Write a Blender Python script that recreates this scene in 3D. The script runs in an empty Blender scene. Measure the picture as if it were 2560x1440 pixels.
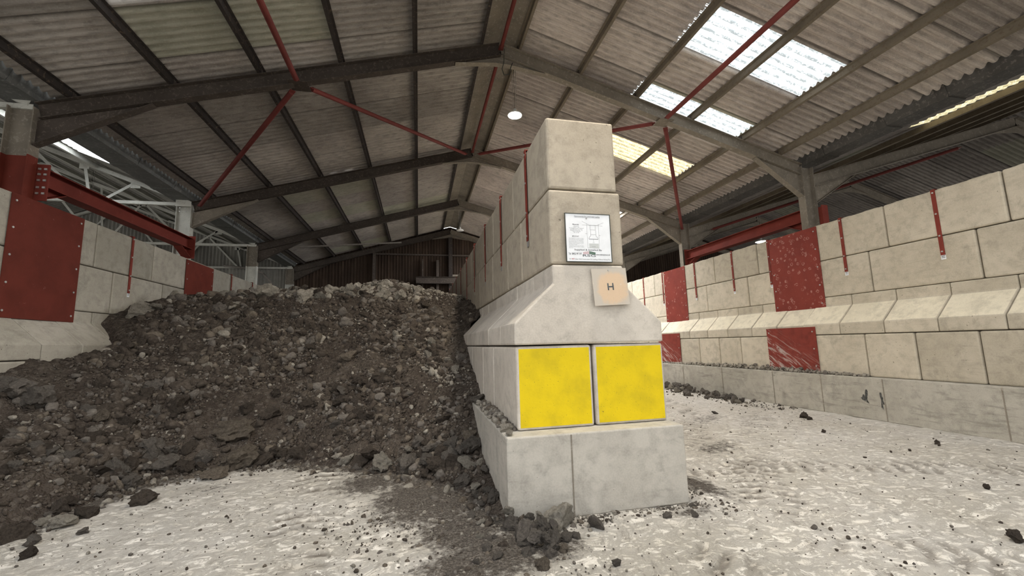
import bpy, bmesh, math, random
import numpy as np
from mathutils import Vector, Matrix, noise
random.seed(7); RNG = np.random.default_rng(7)
SC = bpy.context.scene
COL = SC.collection

# ------------------------------------------------------------------ helpers
def tag(o, label=None, cat=None, group=None, kind=None):
    if label: o['label'] = label
    if cat: o['category'] = cat
    if group: o['group'] = group
    if kind: o['kind'] = kind
    return o

def empty(name, loc, label, cat, group=None, rz=0.0):
    o = bpy.data.objects.new(name, None); COL.objects.link(o)
    o.location = loc; o.rotation_euler = (0, 0, rz); o.empty_display_size = .1
    return tag(o, label, cat, group)

class MB:
    """collects vertices and faces of one mesh, in world metres"""
    def __init__(s): s.v = []; s.f = []; s.m = []
    def add(s, vs, fs, mi=0):
        n = len(s.v); s.v += [tuple(p) for p in vs]; s.f += [tuple(i + n for i in f) for f in fs]; s.m += [mi] * len(fs)
    def box(s, x0, x1, y0, y1, z0, z1, mi=0):
        s.add([(x0,y0,z0),(x1,y0,z0),(x1,y1,z0),(x0,y1,z0),(x0,y0,z1),(x1,y0,z1),(x1,y1,z1),(x0,y1,z1)],
              [(0,3,2,1),(4,5,6,7),(0,1,5,4),(1,2,6,5),(2,3,7,6),(3,0,4,7)], mi)
    def prism(s, pts, axis, a, b, mi=0):
        n = len(pts)
        def P(p, t): return {'y': (p[0], t, p[1]), 'x': (t, p[0], p[1]), 'z': (p[0], p[1], t)}[axis]
        s.add([P(p, a) for p in pts] + [P(p, b) for p in pts],
              [tuple(range(n)), tuple(range(2*n-1, n-1, -1))] + [(i, i+n, (i+1) % n + n, (i+1) % n) for i in range(n)], mi)
    def sweep(s, p0, p1, prof, up=(0,0,1), mi=0):
        p0 = Vector(p0); p1 = Vector(p1); d = (p1-p0).normalized(); u = Vector(up); r = d.cross(u).normalized(); u = r.cross(d)
        n = len(prof)
        s.add([p0 + r*a + u*b for a, b in prof] + [p1 + r*a + u*b for a, b in prof],
              [tuple(range(n)), tuple(range(2*n-1, n-1, -1))] + [(i, i+n, (i+1) % n + n, (i+1) % n) for i in range(n)], mi)
    def ibeam(s, p0, p1, dep, wid, up=(0,0,1), tf=.014, tw=.012, mi=0):
        h = dep/2; w = wid/2; t = tw/2
        s.sweep(p0, p1, [(-w,-h),(w,-h),(w,-h+tf),(t,-h+tf),(t,h-tf),(w,h-tf),(w,h),(-w,h),(-w,h-tf),(-t,h-tf),(-t,-h+tf),(-w,-h+tf)], up, mi)
    def tube(s, p0, p1, r, n=12, mi=0):
        up = (0,0,1) if abs((Vector(p1)-Vector(p0)).normalized().z) < .95 else (1,0,0)
        s.sweep(p0, p1, [(r*math.cos(2*math.pi*i/n), r*math.sin(2*math.pi*i/n)) for i in range(n)], up, mi)
    def lathe(s, c, prof, n=24, mi=0):
        vs = []; fs = []
        for r, z in prof:
            vs += [(c[0]+r*math.cos(2*math.pi*i/n), c[1]+r*math.sin(2*math.pi*i/n), c[2]+z) for i in range(n)]
        for k in range(len(prof)-1):
            fs += [(k*n+i, k*n+(i+1) % n, (k+1)*n+(i+1) % n, (k+1)*n+i) for i in range(n)]
        s.add(vs, fs, mi)
    def build(s, name, mats, parent=None, smooth=False, bevel=0.0, seg=1, origin=None):
        me = bpy.data.meshes.new(name)
        V = np.array(s.v, dtype=float)
        if origin is None:
            origin = ((V[:,0].min()+V[:,0].max())/2, (V[:,1].min()+V[:,1].max())/2, V[:,2].min()) if parent is None else (0,0,0)
        og = Vector(origin)
        off = og if parent is None else world_loc(parent)
        me.from_pydata([tuple(Vector(p) - off) for p in s.v], [], s.f)
        if not isinstance(mats, (list, tuple)): mats = [mats]
        for m in mats: me.materials.append(m)
        me.polygons.foreach_set('material_index', s.m)
        bm = bmesh.new(); bm.from_mesh(me)
        bmesh.ops.recalc_face_normals(bm, faces=bm.faces)
        if bevel > 0:
            es = [e for e in bm.edges if len(e.link_faces) == 2 and e.calc_face_angle(0) > .35]
            bmesh.ops.bevel(bm, geom=es, offset=bevel, segments=seg, profile=.5, affect='EDGES', clamp_overlap=True)
        if smooth:
            for f in bm.faces: f.smooth = True
        bm.to_mesh(me); bm.free()
        o = bpy.data.objects.new(name, me); COL.objects.link(o)
        if parent is not None: o.parent = parent
        else: o.location = og
        return o

def world_loc(o):
    p = Vector((0,0,0))
    while o is not None: p += o.location; o = o.parent
    return p

def np_mesh(name, V, F, mats, mi=None, smooth=False):
    """fast mesh from numpy arrays, F is (n,3) or (n,4)"""
    me = bpy.data.meshes.new(name); k = F.shape[1]
    me.vertices.add(len(V)); me.vertices.foreach_set('co', np.ascontiguousarray(V, dtype=np.float32).ravel())
    me.loops.add(F.size); me.loops.foreach_set('vertex_index', np.ascontiguousarray(F, dtype=np.int32).ravel())
    me.polygons.add(len(F)); me.polygons.foreach_set('loop_start', np.arange(0, F.size, k, dtype=np.int32))
    me.polygons.foreach_set('loop_total', np.full(len(F), k, dtype=np.int32))
    for m in (mats if isinstance(mats, (list, tuple)) else [mats]): me.materials.append(m)
    if mi is not None: me.polygons.foreach_set('material_index', np.ascontiguousarray(mi, dtype=np.int32))
    if smooth: me.polygons.foreach_set('use_smooth', np.ones(len(F), dtype=bool))
    me.update(calc_edges=True); me.validate()
    o = bpy.data.objects.new(name, me); COL.objects.link(o)
    return o

# ------------------------------------------------------------------ materials
class NT:
    def __init__(s, name):
        s.mat = bpy.data.materials.new(name); s.mat.use_nodes = True; s.t = s.mat.node_tree; s.t.nodes.clear()
        s.out = s.t.nodes.new('ShaderNodeOutputMaterial'); s.b = s.t.nodes.new('ShaderNodeBsdfPrincipled')
        s.t.links.new(s.b.outputs[0], s.out.inputs[0])
    def n(s, typ, ins=None, **kw):
        nd = s.t.nodes.new(typ)
        for k, v in kw.items(): setattr(nd, k, v)
        for k, v in (ins or {}).items(): s.set(nd.inputs[k], v)
        return nd
    def set(s, sock, v):
        if hasattr(v, 'links') or isinstance(v, bpy.types.NodeSocket): s.t.links.new(v, sock)
        else:
            if sock.type == 'RGBA' and len(v) == 3: v = (*v, 1)
            sock.default_value = v
    def math(s, op, a, b=0.0, c=None, clamp=False):
        nd = s.n('ShaderNodeMath', {0: a, 1: b}, operation=op); nd.use_clamp = clamp
        if c is not None: s.set(nd.inputs[2], c)
        return nd.outputs[0]
    def vmul(s, v, k): return s.n('ShaderNodeVectorMath', {0: v, 1: k}, operation='MULTIPLY').outputs[0]
    def vadd(s, v, k): return s.n('ShaderNodeVectorMath', {0: v, 1: k}, operation='ADD').outputs[0]
    def noise(s, vec, scale, detail=4, rough=.55, dist=0.0):
        return s.n('ShaderNodeTexNoise', {'Vector': vec, 'Scale': scale, 'Detail': detail, 'Roughness': rough, 'Distortion': dist}).outputs[0]
    def voro(s, vec, scale, feature='F1', rnd=1.0):
        return s.n('ShaderNodeTexVoronoi', {'Vector': vec, 'Scale': scale, 'Randomness': rnd}, feature=feature)
    def step(s, v, lo, hi):
        nd = s.n('ShaderNodeMapRange', {0: v, 1: lo, 2: hi, 3: 0.0, 4: 1.0}, interpolation_type='SMOOTHSTEP'); return nd.outputs[0]
    def lin(s, v, lo, hi, a, b):
        return s.n('ShaderNodeMapRange', {0: v, 1: lo, 2: hi, 3: a, 4: b}).outputs[0]
    def mix(s, f, a, b, mode='MIX'):
        nd = s.n('ShaderNodeMix', data_type='RGBA', blend_type=mode); s.set(nd.inputs[0], f); s.set(nd.inputs[6], a); s.set(nd.inputs[7], b)
        return nd.outputs[2]
    def obj(s, rnd=True):
        c = s.n('ShaderNodeTexCoord').outputs['Object']
        if not rnd: return c
        r = s.n('ShaderNodeObjectInfo').outputs['Random']
        return s.vadd(c, s.n('ShaderNodeCombineXYZ', {0: s.math('MULTIPLY', r, 57.0), 1: s.math('MULTIPLY', r, 31.0), 2: s.math('MULTIPLY', r, 83.0)}).outputs[0])
    def pos(s): return s.n('ShaderNodeNewGeometry').outputs['Position']
    def rnd(s): return s.n('ShaderNodeObjectInfo').outputs['Random']
    def xyz(s, v):
        o = s.n('ShaderNodeSeparateXYZ', {0: v}).outputs; return o[0], o[1], o[2]
    def bump(s, h, dist=.01, strength=.6):
        s.set(s.b.inputs['Normal'], s.n('ShaderNodeBump', {'Height': h, 'Distance': dist, 'Strength': strength}).outputs[0])
    def fin(s, col, rough=.9, metal=0.0, spec=.25):
        s.set(s.b.inputs['Base Color'], col); s.set(s.b.inputs['Roughness'], rough); s.set(s.b.inputs['Metallic'], metal)
        s.set(s.b.inputs['Specular IOR Level'], spec); return s.mat

def concrete(name, c1, c2, pore=1.0, streak=0.0, vary=.12):
    m = NT(name); c = m.obj()
    big = m.noise(c, 1.3, 5, .6); mid = m.noise(c, 7, 4); fin = m.noise(c, 60, 3)
    col = m.mix(m.step(big, .3, .7), c1, c2)
    col = m.mix(m.math('MULTIPLY', m.step(mid, .42, .72), .5), col, tuple(x*.70 for x in c1))
    bl = m.noise(c, 2.6, 6, .7, .5)
    col = m.mix(m.math('MULTIPLY', m.step(bl, .52, .66), .5), col, tuple(x*.62 for x in c1))
    col = m.mix(m.math('MULTIPLY', m.step(bl, .44, .30), .4), col, tuple(min(1, x*1.12) for x in c2))
    col = m.mix(m.math('MULTIPLY', m.step(fin, .3, .7), .22), col, tuple(min(1, x*1.25) for x in c2))
    if streak:
        st = m.noise(m.vmul(c, (.9, .9, 6.0)), 2.2, 6, .65, .6)
        col = m.mix(m.math('MULTIPLY', m.step(st, .52, .72), streak), col, tuple(x*.55 for x in c1))
    v = m.voro(m.vadd(c, m.vmul(m.n('ShaderNodeTexNoise', {'Vector': c, 'Scale': 30.0}).outputs['Color'], (.03,.03,.03))), 15)
    cc = m.n('ShaderNodeSeparateColor', {0: v.outputs['Color']}).outputs
    rad = m.lin(cc[1], 0, 1, .05, .15)
    gate = m.step(m.math('ADD', cc[0], m.math('MULTIPLY', m.noise(c, 2.2, 2), .5)), .92, .98)
    p = m.math('MULTIPLY', m.step(m.math('SUBTRACT', rad, v.outputs['Distance']), 0.0, .04), gate)
    col = m.mix(m.math('MULTIPLY', p, .75*pore), col, tuple(x*.35 for x in c1))
    k = m.lin(m.rnd(), 0, 1, 1-vary, 1+vary)
    col = m.mix(1.0, col, m.n('ShaderNodeCombineColor', {0: k, 1: k, 2: k}).outputs[0], 'MULTIPLY')
    h = m.math('ADD', m.math('MULTIPLY', mid, .6), m.math('SUBTRACT', m.math('MULTIPLY', fin, .3), m.math('MULTIPLY', p, 1.2)))
    m.bump(h, .006, .5)
    return m.fin(col, .92)

def paint(name, c, worn, wcol, rough=.55, scuff=.6, vary=0.08):
    m = NT(name); co = m.obj()
    n1 = m.noise(co, 2.5, 5, .6); n2 = m.noise(co, 16, 5, .7, .8); n3 = m.noise(co, 45, 3)
    col = m.mix(m.step(n1, .35, .7), c, tuple(x*.78 for x in c))
    col = m.mix(m.math('MULTIPLY', m.step(n2, 1-worn-.04, 1.04-worn), scuff), col, wcol)
    col = m.mix(m.math('MULTIPLY', m.step(n3, .55, .8), .25), col, tuple(x*.7 for x in c))
    k = m.lin(m.rnd(), 0, 1, 1-vary, 1+vary)
    col = m.mix(1.0, col, m.n('ShaderNodeCombineColor', {0: k, 1: k, 2: k}).outputs[0], 'MULTIPLY')
    m.bump(n3, .002, .3)
    return m.fin(col, max(rough, .65), 0, .12)

def plain(name, c, rough=.6, metal=0.0, nv=.12, sc=12):
    m = NT(name); n1 = m.noise(m.obj(), sc, 4)
    col = m.mix(m.step(n1, .3, .7), tuple(x*(1-nv) for x in c), tuple(min(1, x*(1+nv)) for x in c))
    return m.fin(col, rough, metal, .3)

def rockmat(name, c1, c2, dust):
    m = NT(name); c = m.obj()
    a = m.noise(c, 6, 8, .75, .4); b = m.noise(c, 32, 6, .75)
    col = m.mix(m.step(a, .40, .62), c1, c2)
    col = m.mix(m.math('MULTIPLY', m.step(b, .48, .66), .6), col, dust)
    k = m.lin(m.rnd(), 0, 1, .8, 1.2)
    col = m.mix(1.0, col, m.n('ShaderNodeCombineColor', {0: k, 1: k, 2: k}).outputs[0], 'MULTIPLY')
    m.bump(m.math('ADD', a, m.math('MULTIPLY', b, .6)), .03, .9)
    return m.fin(col, .95, 0, .15)

def emis(name, c, st):
    m = NT(name); m.set(m.b.inputs['Base Color'], (*c, 1)); m.set(m.b.inputs['Emission Color'], (*c, 1)); m.b.inputs['Emission Strength'].default_value = st
    return m.mat

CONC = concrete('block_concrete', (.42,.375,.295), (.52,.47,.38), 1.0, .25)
CONC_D = concrete('divider_concrete', (.49,.445,.385), (.58,.535,.47), .9, .1, .06)
CONC_T = concrete('stack_concrete', (.345,.30,.235), (.42,.37,.295), .9, .1, .06)
CONC_F = concrete('footing_concrete', (.39,.365,.32), (.51,.48,.425), .9, .22, .05)
CONC_L = concrete('left_wall_concrete', (.325,.30,.25), (.405,.38,.325), 1.0, .25)  # greyer concrete, darkened further in place of weaker light on this wall
CONC_K = concrete('kerb_concrete', (.33,.31,.265), (.44,.415,.36), .7, .6, .05)
CREAM = concrete('dusty_lit_chamfer', (.60,.55,.43), (.70,.645,.51), .3, 0, .05)  # dust tone, also lightened as if lit from above
YEL = None
def yellow():
    m = NT('yellow_paint'); c = m.obj()
    big = m.noise(c, 3, 5, .6)
    def pores(sc, lo, hi, g0):
        v = m.voro(m.vadd(c, m.vmul(m.n('ShaderNodeTexNoise', {'Vector': c, 'Scale': 30.0}).outputs['Color'], (.02,.02,.02))), sc)
        cc = m.n('ShaderNodeSeparateColor', {0: v.outputs['Color']}).outputs
        gate = m.step(m.math('ADD', cc[0], m.math('MULTIPLY', m.noise(c, 4, 2), .5)), g0, g0+.05)
        return m.math('MULTIPLY', m.step(m.math('SUBTRACT', m.lin(cc[1], 0, 1, lo, hi), v.outputs['Distance']), 0.0, .05), gate)
    p = pores(19, .06, .19, .66); p2 = pores(42, .08, .22, .76)
    col = m.mix(m.step(big, .4, .75), (.72,.535,.002), (.55,.415,.006))
    pp = m.math('MAXIMUM', p, m.math('MULTIPLY', p2, .7))
    col = m.mix(m.math('MULTIPLY', pp, .8), col, (.19,.14,.02))
    m.bump(m.math('SUBTRACT', m.math('MULTIPLY', m.noise(c, 40, 3), .25), pp), .006, .6)
    return m.fin(col, .6, 0, .3)
YEL = yellow()
RED = paint('red_oxide_steel', (.20,.040,.029), .36, (.30,.12,.095), .55, .45)
REDP = paint('red_plate_paint', (.155,.032,.021), .30, (.36,.2,.17), .55, .6)
def stamped():
    m = NT('stamped_red_plate'); c = m.obj(); x, y, z = m.xyz(c)
    w = m.vadd(c, m.vmul(m.n('ShaderNodeTexNoise', {'Vector': c, 'Scale': 14.0, 'Detail': 4.0}).outputs['Color'], (.06,.06,.06)))
    v = m.voro(w, 9.0); cc = m.n('ShaderNodeSeparateColor', {0: v.outputs['Color']}).outputs
    ring = m.math('SUBTRACT', 1.0, m.step(m.math('ABSOLUTE', m.math('SUBTRACT', v.outputs['Distance'], .26)), .03, .13))
    sp = m.step(m.math('ADD', cc[0], m.math('MULTIPLY', m.noise(c, 1.6, 2), .9)), .98, 1.06)
    fl = m.step(m.noise(c, 38, 4, .7), .42, .58)
    k = m.math('MULTIPLY', m.math('MULTIPLY', ring, sp), fl); n1 = m.noise(c, 2.5, 5)
    col = m.mix(m.step(n1, .35, .7), (.205,.040,.029), (.165,.032,.024))
    col = m.mix(m.math('MULTIPLY', k, .8), col, (.42,.23,.20))
    col = m.mix(m.math('MULTIPLY', m.step(m.noise(c, 20, 5, .7), .60, .70), .35), col, (.36,.20,.17))
    return m.fin(col, .65, 0, .12)
REDS = stamped()
REDT = paint('red_tube_paint', (.185,.048,.042), .36, (.12,.06,.05), .5, .5)
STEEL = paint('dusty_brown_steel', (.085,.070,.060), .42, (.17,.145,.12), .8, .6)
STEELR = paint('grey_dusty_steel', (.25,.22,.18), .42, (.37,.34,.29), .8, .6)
PURL = paint('purlin_steel', (.05,.043,.04), .40, (.16,.12,.09), .8, .6)
PURLR = paint('rusty_purlin_steel', (.20,.17,.13), .42, (.12,.09,.06), .8, .6)
GALVD = paint('dark_gutter_steel', (.085,.08,.074), .42, (.20,.185,.165), .5, .5)
GALV = paint('gutter_steel', (.165,.17,.165), .42, (.28,.28,.27), .5, .5)
WHITEM = paint('white_steel', (.60,.60,.55), .40, (.30,.29,.25), .6, .5)
BOLT = plain('bolt_steel', (.45,.44,.42), .45, .6)
GREY = plain('grey_tube', (.22,.20,.18), .6)
DARKST = plain('dark_frame', (.05,.055,.045), .5)
WSIGN = plain('sign_white', (.78,.80,.82), .45, 0, .03)
INK = plain('ink_grey', (.16,.17,.18), .6, 0, .0)
INKL = plain('ink_light_grey', (.52,.54,.56), .6, 0, .0)
FILL = plain('drawing_grey', (.55,.57,.56), .6, 0, .0)
GREEN = plain('logo_green', (.05,.13,.075), .6, 0, .0)
PINK = plain('logo_pink', (.62,.46,.48), .6, 0, .0)
REDINK = plain('ink_red', (.45,.08,.10), .6, 0, .0)
CHAIN = plain('chain_steel', (.35,.33,.30), .5, .4)
LAMPG = emis('lamp_glass', (1.0,.9,.74), 16.0)
LAMPW = plain('lamp_white', (.7,.7,.68), .4, 0, .03)
LAMPE = emis('lamp_light', (1.0,.91,.77), 700.0)
LAMPE2 = emis('far_lamp_light', (1.0,.93,.80), 60.0)

def hsign():
    m = NT('worn_sign'); c = m.n('ShaderNodeTexCoord').outputs['Object']
    x, y, z = m.xyz(c)
    dx = m.math('DIVIDE', m.math('SUBTRACT', x, .022), .165); dz = m.math('DIVIDE', m.math('ADD', z, .012), .165)
    r = m.math('SQRT', m.math('ADD', m.math('POWER', m.math('ABSOLUTE', dx), 2.6), m.math('POWER', m.math('ABSOLUTE', dz), 2.6)))
    n1 = m.noise(c, 14, 5, .65); n2 = m.noise(c, 40, 4)
    r = m.math('ADD', r, m.math('MULTIPLY', m.math('SUBTRACT', n1, .5), .9))
    col = m.mix(m.step(r, .72, 1.18), (.62,.46,.315), (.50,.45,.385))
    col = m.mix(m.math('MULTIPLY', m.step(n1, .62, .68), .5), col, (.62,.56,.47))
    col = m.mix(m.math('MULTIPLY', m.step(n2, .5, .8), .25), col, (.45,.36,.25))
    return m.fin(col, .6, 0, .3)
HSIGN = hsign()

def roofmat(name, ox, tone=1.0, warm=1.0):
    m = NT(name); p = m.pos(); x, y, z = m.xyz(p)
    cell = m.n('ShaderNodeCombineXYZ', {0: m.math('FLOOR', m.math('DIVIDE', m.math('SUBTRACT', y, 5.22), 1.05)), 1: m.math('FLOOR', m.math('DIVIDE', m.math('SUBTRACT', x, ox), 2.72)), 2: 0.0}).outputs[0]
    wn = m.n('ShaderNodeTexWhiteNoise', {'Vector': cell}, noise_dimensions='3D').outputs
    big = m.noise(p, .55, 4, .6); fine = m.noise(m.vmul(p, (3.0, 14.0, 3.0)), 1.6, 5, .65); spk = m.noise(p, 38, 3, .7)
    col = m.mix(m.step(big, .3, .7), tuple(c*tone for c in (.165,.15*warm,.138*warm)), tuple(c*tone for c in (.245,.228*warm,.208*warm)))
    col = m.mix(m.math('MULTIPLY', m.step(fine, .42, .7), .55), col, tuple(c*tone for c in (.085,.076,.070)))
    col = m.mix(m.math('MULTIPLY', m.step(spk, .5, .75), .35), col, tuple(c*tone for c in (.33,.31,.28)))
    # a few sheets are green with algae
    col = m.mix(m.math('MULTIPLY', m.step(wn[0], .86, .9), .35), col, tuple(c*tone for c in (.16,.18,.115)))
    k = m.lin(wn[0], 0, 1, .78, 1.15)
    col = m.mix(1.0, col, m.n('ShaderNodeCombineColor', {0: k, 1: k, 2: k}).outputs[0], 'MULTIPLY')
    # dirt lines where the sheets lap
    fy = m.math('FRACT', m.math('DIVIDE', m.math('SUBTRACT', y, 5.22), 1.05))
    e = m.math('SUBTRACT', 1.0, m.step(m.math('MINIMUM', fy, m.math('SUBTRACT', 1.0, fy)), .008, .035))
    col = m.mix(m.math('MULTIPLY', e, .6), col, (.03,.027,.025))
    return m.fin(col, .95, 0, .1)
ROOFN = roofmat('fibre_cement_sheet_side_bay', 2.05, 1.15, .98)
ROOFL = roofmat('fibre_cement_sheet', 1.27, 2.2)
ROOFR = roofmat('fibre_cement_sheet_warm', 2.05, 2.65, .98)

def skymat(name, c, st, warm):
    m = NT(name); p = m.pos(); x, y, z = m.xyz(p)
    n1 = m.noise(m.vmul(p, (5.0, 16.0, 5.0)), 1.5, 5, .7); n2 = m.noise(p, 26, 4, .75); n3 = m.noise(p, .9, 3)
    w = m.math('FRACT', m.math('DIVIDE', m.math('SUBTRACT', y, 5.22), .15))
    band = m.step(m.math('ABSOLUTE', m.math('SUBTRACT', w, .5)), .12, .46)
    v = m.math('MULTIPLY', m.step(m.math('ADD', m.math('MULTIPLY', n1, .6), m.math('MULTIPLY', n2, .5)), .42, .60), m.lin(band, 0, 1, .95, .25))
    col = m.mix(m.math('MULTIPLY', v, .9), c, warm)
    m.set(m.b.inputs['Base Color'], col); m.set(m.b.inputs['Emission Color'], col)
    m.set(m.b.inputs['Emission Strength'], st)
    m.b.inputs['Roughness'].default_value = .7
    return m.mat
SKYL = skymat('rooflight_clear', (.93,.97,1.0), 1.2, (.17,.205,.215))
SKYH = skymat('rooflight_fill_front', (.97,.97,.97), 6.0, (.7,.72,.74))  # added unseen rooflights over camera and front, brightened as fill
SKYF = skymat('rooflight_fill_far', (.97,.97,.97), 32.0, (.7,.72,.74))  # added rooflights hidden by the divider, extra strong to light the far interior
SKYG = skymat('rooflight_fill_left', (.97,.97,.97), 14.0, (.7,.72,.74))  # added left-slope rooflights out of view, boosted as fill
SKYY = skymat('rooflight_yellowed', (.98,.90,.66), 1.0, (.27,.235,.095))
SKYB = skymat('rooflight_left', (.95,.98,1.0), 4.0, (.35,.38,.40))

def cladmat(name, c1, c2):
    m = NT(name); p = m.pos()
    st = m.noise(m.vmul(p, (3.0, 1.0, .35)), 1.5, 5, .65); big = m.noise(p, .5, 3); f = m.noise(p, 22, 4)
    col = m.mix(m.step(st, .35, .68), c1, c2); col = m.mix(m.math('MULTIPLY', m.step(big, .4, .65), .55), col, tuple(x*.55 for x in c1))
    col = m.mix(m.math('MULTIPLY', m.step(f, .5, .75), .2), col, tuple(min(1, x*1.5) for x in c2))
    return m.fin(col, .85, 0, .2)
RUST = cladmat('rusty_cladding', (.037,.024,.017), (.072,.049,.035))
PALE = cladmat('pale_cladding', (.22,.215,.195), (.32,.31,.28))
ROCK = [rockmat('rock_dark', (.052,.041,.033), (.10,.082,.066), (.155,.132,.11)),
        rockmat('rock_mid', (.105,.092,.08), (.185,.164,.143), (.26,.235,.205)),
        rockmat('rock_pale', (.22,.198,.165), (.36,.33,.28), (.46,.43,.375)),
        rockmat('rock_brown', (.10,.082,.063), (.195,.163,.13), (.27,.235,.195))]
def soilmat():
    m = NT('heap_soil'); p = m.pos()
    a = m.noise(p, 1.1, 5, .6); b = m.noise(p, 9, 5, .7); v = m.voro(p, 22); v2 = m.voro(p, 55)
    col = m.mix(m.step(a, .35, .65), (.052,.041,.034), (.088,.072,.059))
    col = m.mix(m.math('MULTIPLY', m.step(b, .45, .7), .5), col, (.118,.099,.082))
    ck = m.n('ShaderNodeSeparateColor', {0: v.outputs['Color']}).outputs[0]
    col = m.mix(m.math('MULTIPLY', m.step(ck, .7, .95), .45), col, (.17,.148,.125))
    h = m.math('ADD', m.math('MULTIPLY', v.outputs['Distance'], -1.0), m.math('ADD', m.math('MULTIPLY', v2.outputs['Distance'], -.5), b))
    m.bump(h, .04, .9)
    return m.fin(col, .97, 0, .1)
SOIL = soilmat()
def floormat():
    m = NT('dusty_floor'); p = m.pos()
    s = m.n('ShaderNodeAttribute', attribute_name='soil').outputs['Fac']
    t = m.n('ShaderNodeAttribute', attribute_name='track').outputs['Fac']
    big = m.noise(p, .6, 5, .6); mid = m.noise(p, 4, 5, .65)
    flk = m.noise(m.vmul(m.n('ShaderNodeVectorRotate', {'Vector': p, 'Angle': .35}).outputs[0], (5.0, 1.7, 1.0)), 2.4, 8, .75, .8); fn = m.noise(p, 70, 3)
    col = m.mix(m.step(big, .35, .65), (.61,.57,.50), (.68,.645,.59))
    col = m.mix(m.math('MULTIPLY', m.step(mid, .5, .75), .35), col, (.50,.455,.385))
    col = m.mix(m.math('MULTIPLY', m.step(flk, .53, .62), .6), col, (.36,.325,.28))
    col = m.mix(m.math('MULTIPLY', m.step(fn, .4, .8), .2), col, (.76,.73,.68))
    col = m.mix(m.math('MULTIPLY', t, .85), col, (.25,.22,.185))
    cr = m.noise(m.vmul(p, (1.0, 1.5, 1.0)), 5.5, 9, .8, .5)
    col = m.mix(m.math('MULTIPLY', m.step(cr, .53, .59), .22), col, (.42,.385,.335))
    col = m.mix(m.math('MULTIPLY', m.step(cr, .48, .41), .35), col, (.73,.70,.65))
    sn = m.math('ADD', s, m.math('MULTIPLY', m.math('SUBTRACT', m.noise(p, 12, 6, .75), .5), 1.5))
    sm = m.math('MULTIPLY', m.step(sn, .35, .75), m.step(s, .02, .25))
    v = m.voro(p, 45)
    dk = m.mix(m.step(m.noise(p, 55, 7, .8), .42, .66), (.085,.073,.062), (.26,.23,.20))
    col = m.mix(sm, col, dk)
    h = m.math('ADD', m.math('ADD', m.math('MULTIPLY', flk, .35), m.math('MULTIPLY', m.step(cr, .42, .58), -.35)), m.math('ADD', m.math('MULTIPLY', fn, .15), m.math('MULTIPLY', m.math('MULTIPLY', v.outputs['Distance'], sm), -1.0)))
    m.bump(h, .03, .8)
    return m.fin(col, .95, 0, .15)
FLOOR = floormat()

# ------------------------------------------------------------------ camera
F_PX = 1035.1; YAW = .2236; PITCH = .1335; ROLL = .0269; EYE = 1.537
def make_camera():
    sy, cy, sp, cp, sr, cr = math.sin(YAW), math.cos(YAW), math.sin(PITCH), math.cos(PITCH), math.sin(ROLL), math.cos(ROLL)
    r0 = Vector((cy,-sy,0)); fw = Vector((sy*cp, cy*cp, sp)); u0 = Vector((-sy*sp, -cy*sp, cp))
    r = r0*cr - u0*sr; u = r0*sr + u0*cr
    cd = bpy.data.cameras.new('camera'); cd.sensor_width = 36.0; cd.lens = F_PX/2560*36.0; cd.clip_start = .05; cd.clip_end = 300
    c = bpy.data.objects.new('camera', cd); COL.objects.link(c)
    c.matrix_world = Matrix(((r.x,u.x,-fw.x,0),(r.y,u.y,-fw.y,0),(r.z,u.z,-fw.z,EYE),(0,0,0,1)))
    SC.camera = c
    return fw
FWD = make_camera()
# ------------------------------------------------------------------ layout numbers (metres; y runs into the building)
RX, RZ = 1.663, 7.507                    # ridge, underside of the rafters
XL, XR = -6.03, 9.19                     # inner faces of the columns
ML, MR = .2832, .2894
Y1, BAY = 7.811, 4.778                   # nearest visible frame and frame spacing
YF, YB = Y1 - 2*BAY + .05, Y1 + 3*BAY + .12   # open front, gable
FR = [Y1 + BAY*k for k in range(-2, 4)]
def zr(x): return RZ - (ML*(RX - x) if x < RX else MR*(x - RX))
SHEET = .45                              # roof sheet above the rafter underside
LX, LF = -5.657, .688                    # left wall: neck face, top of footing
RXW, RFH = 8.575, .749                   # right wall: neck face, top of footing
DX0, DX1, DF = .911, 2.484, .718         # divider: lower blocks
DN0, DN1 = 1.308, 2.079                  # divider: neck
DY, DYF = 3.905, 3.69
S = .8

# ------------------------------------------------------------------ floor (with the ruts and soil that lie on it)
TOE = np.array([(-7.5,3.9),(-5.0,4.15),(-3.5,4.6),(-3.42,4.93),(-3.28,5.2),(-3.25,5.6),(-3.05,6.05),(-2.6,6.30),(-2.1,6.42),(-1.8,6.40),(-1.37,6.15),(-.95,6.0),(-.21,5.35),(.24,4.85),(.55,4.2),(.72,3.75),(.9,3.3)])
def seg_d(px, py, P=TOE, signed=True):
    best = np.full(px.shape, 1e9)
    for (ax, ay), (bx, by) in zip(P[:-1], P[1:]):
        dx, dy = bx-ax, by-ay; L = dx*dx+dy*dy
        t = np.clip(((px-ax)*dx+(py-ay)*dy)/L, 0, 1)
        best = np.minimum(best, np.hypot(px-ax-t*dx, py-ay-t*dy))
    if not signed: return best
    return np.where(py > np.interp(px, P[:,0], P[:,1]), best, -best)
CX = np.array([-6,-5,-4,-3,-2,-1,-.3,.3,.7,1.0,1.5])
CZ = np.array([2.56,2.66,2.83,2.90,2.93,3.19,3.17,3.0,2.86,2.76,2.66])
CG = np.array([.17,.12,.06,.055,.055,.055,.055,.055,.055,.055,.055])
SX = np.array([-6,-5,-3.5,-2,-1,0,.6,.95,1.4]); SS = np.array([.60,.62,.68,.72,.70,.62,.54,.53,.60])
def heap(px, py):
    d = seg_d(px, py); a = np.interp(px, SX, SS)*d
    c = np.interp(px, CX, CZ)+np.interp(px, CX, CG)*(py-10); k = .18
    z = -k*np.log(np.exp(-a/k)+np.exp(-c/k))
    return z-.62*np.exp(-((px+5.5)/.55)**2-((py-8.3)/.7)**2)

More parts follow.
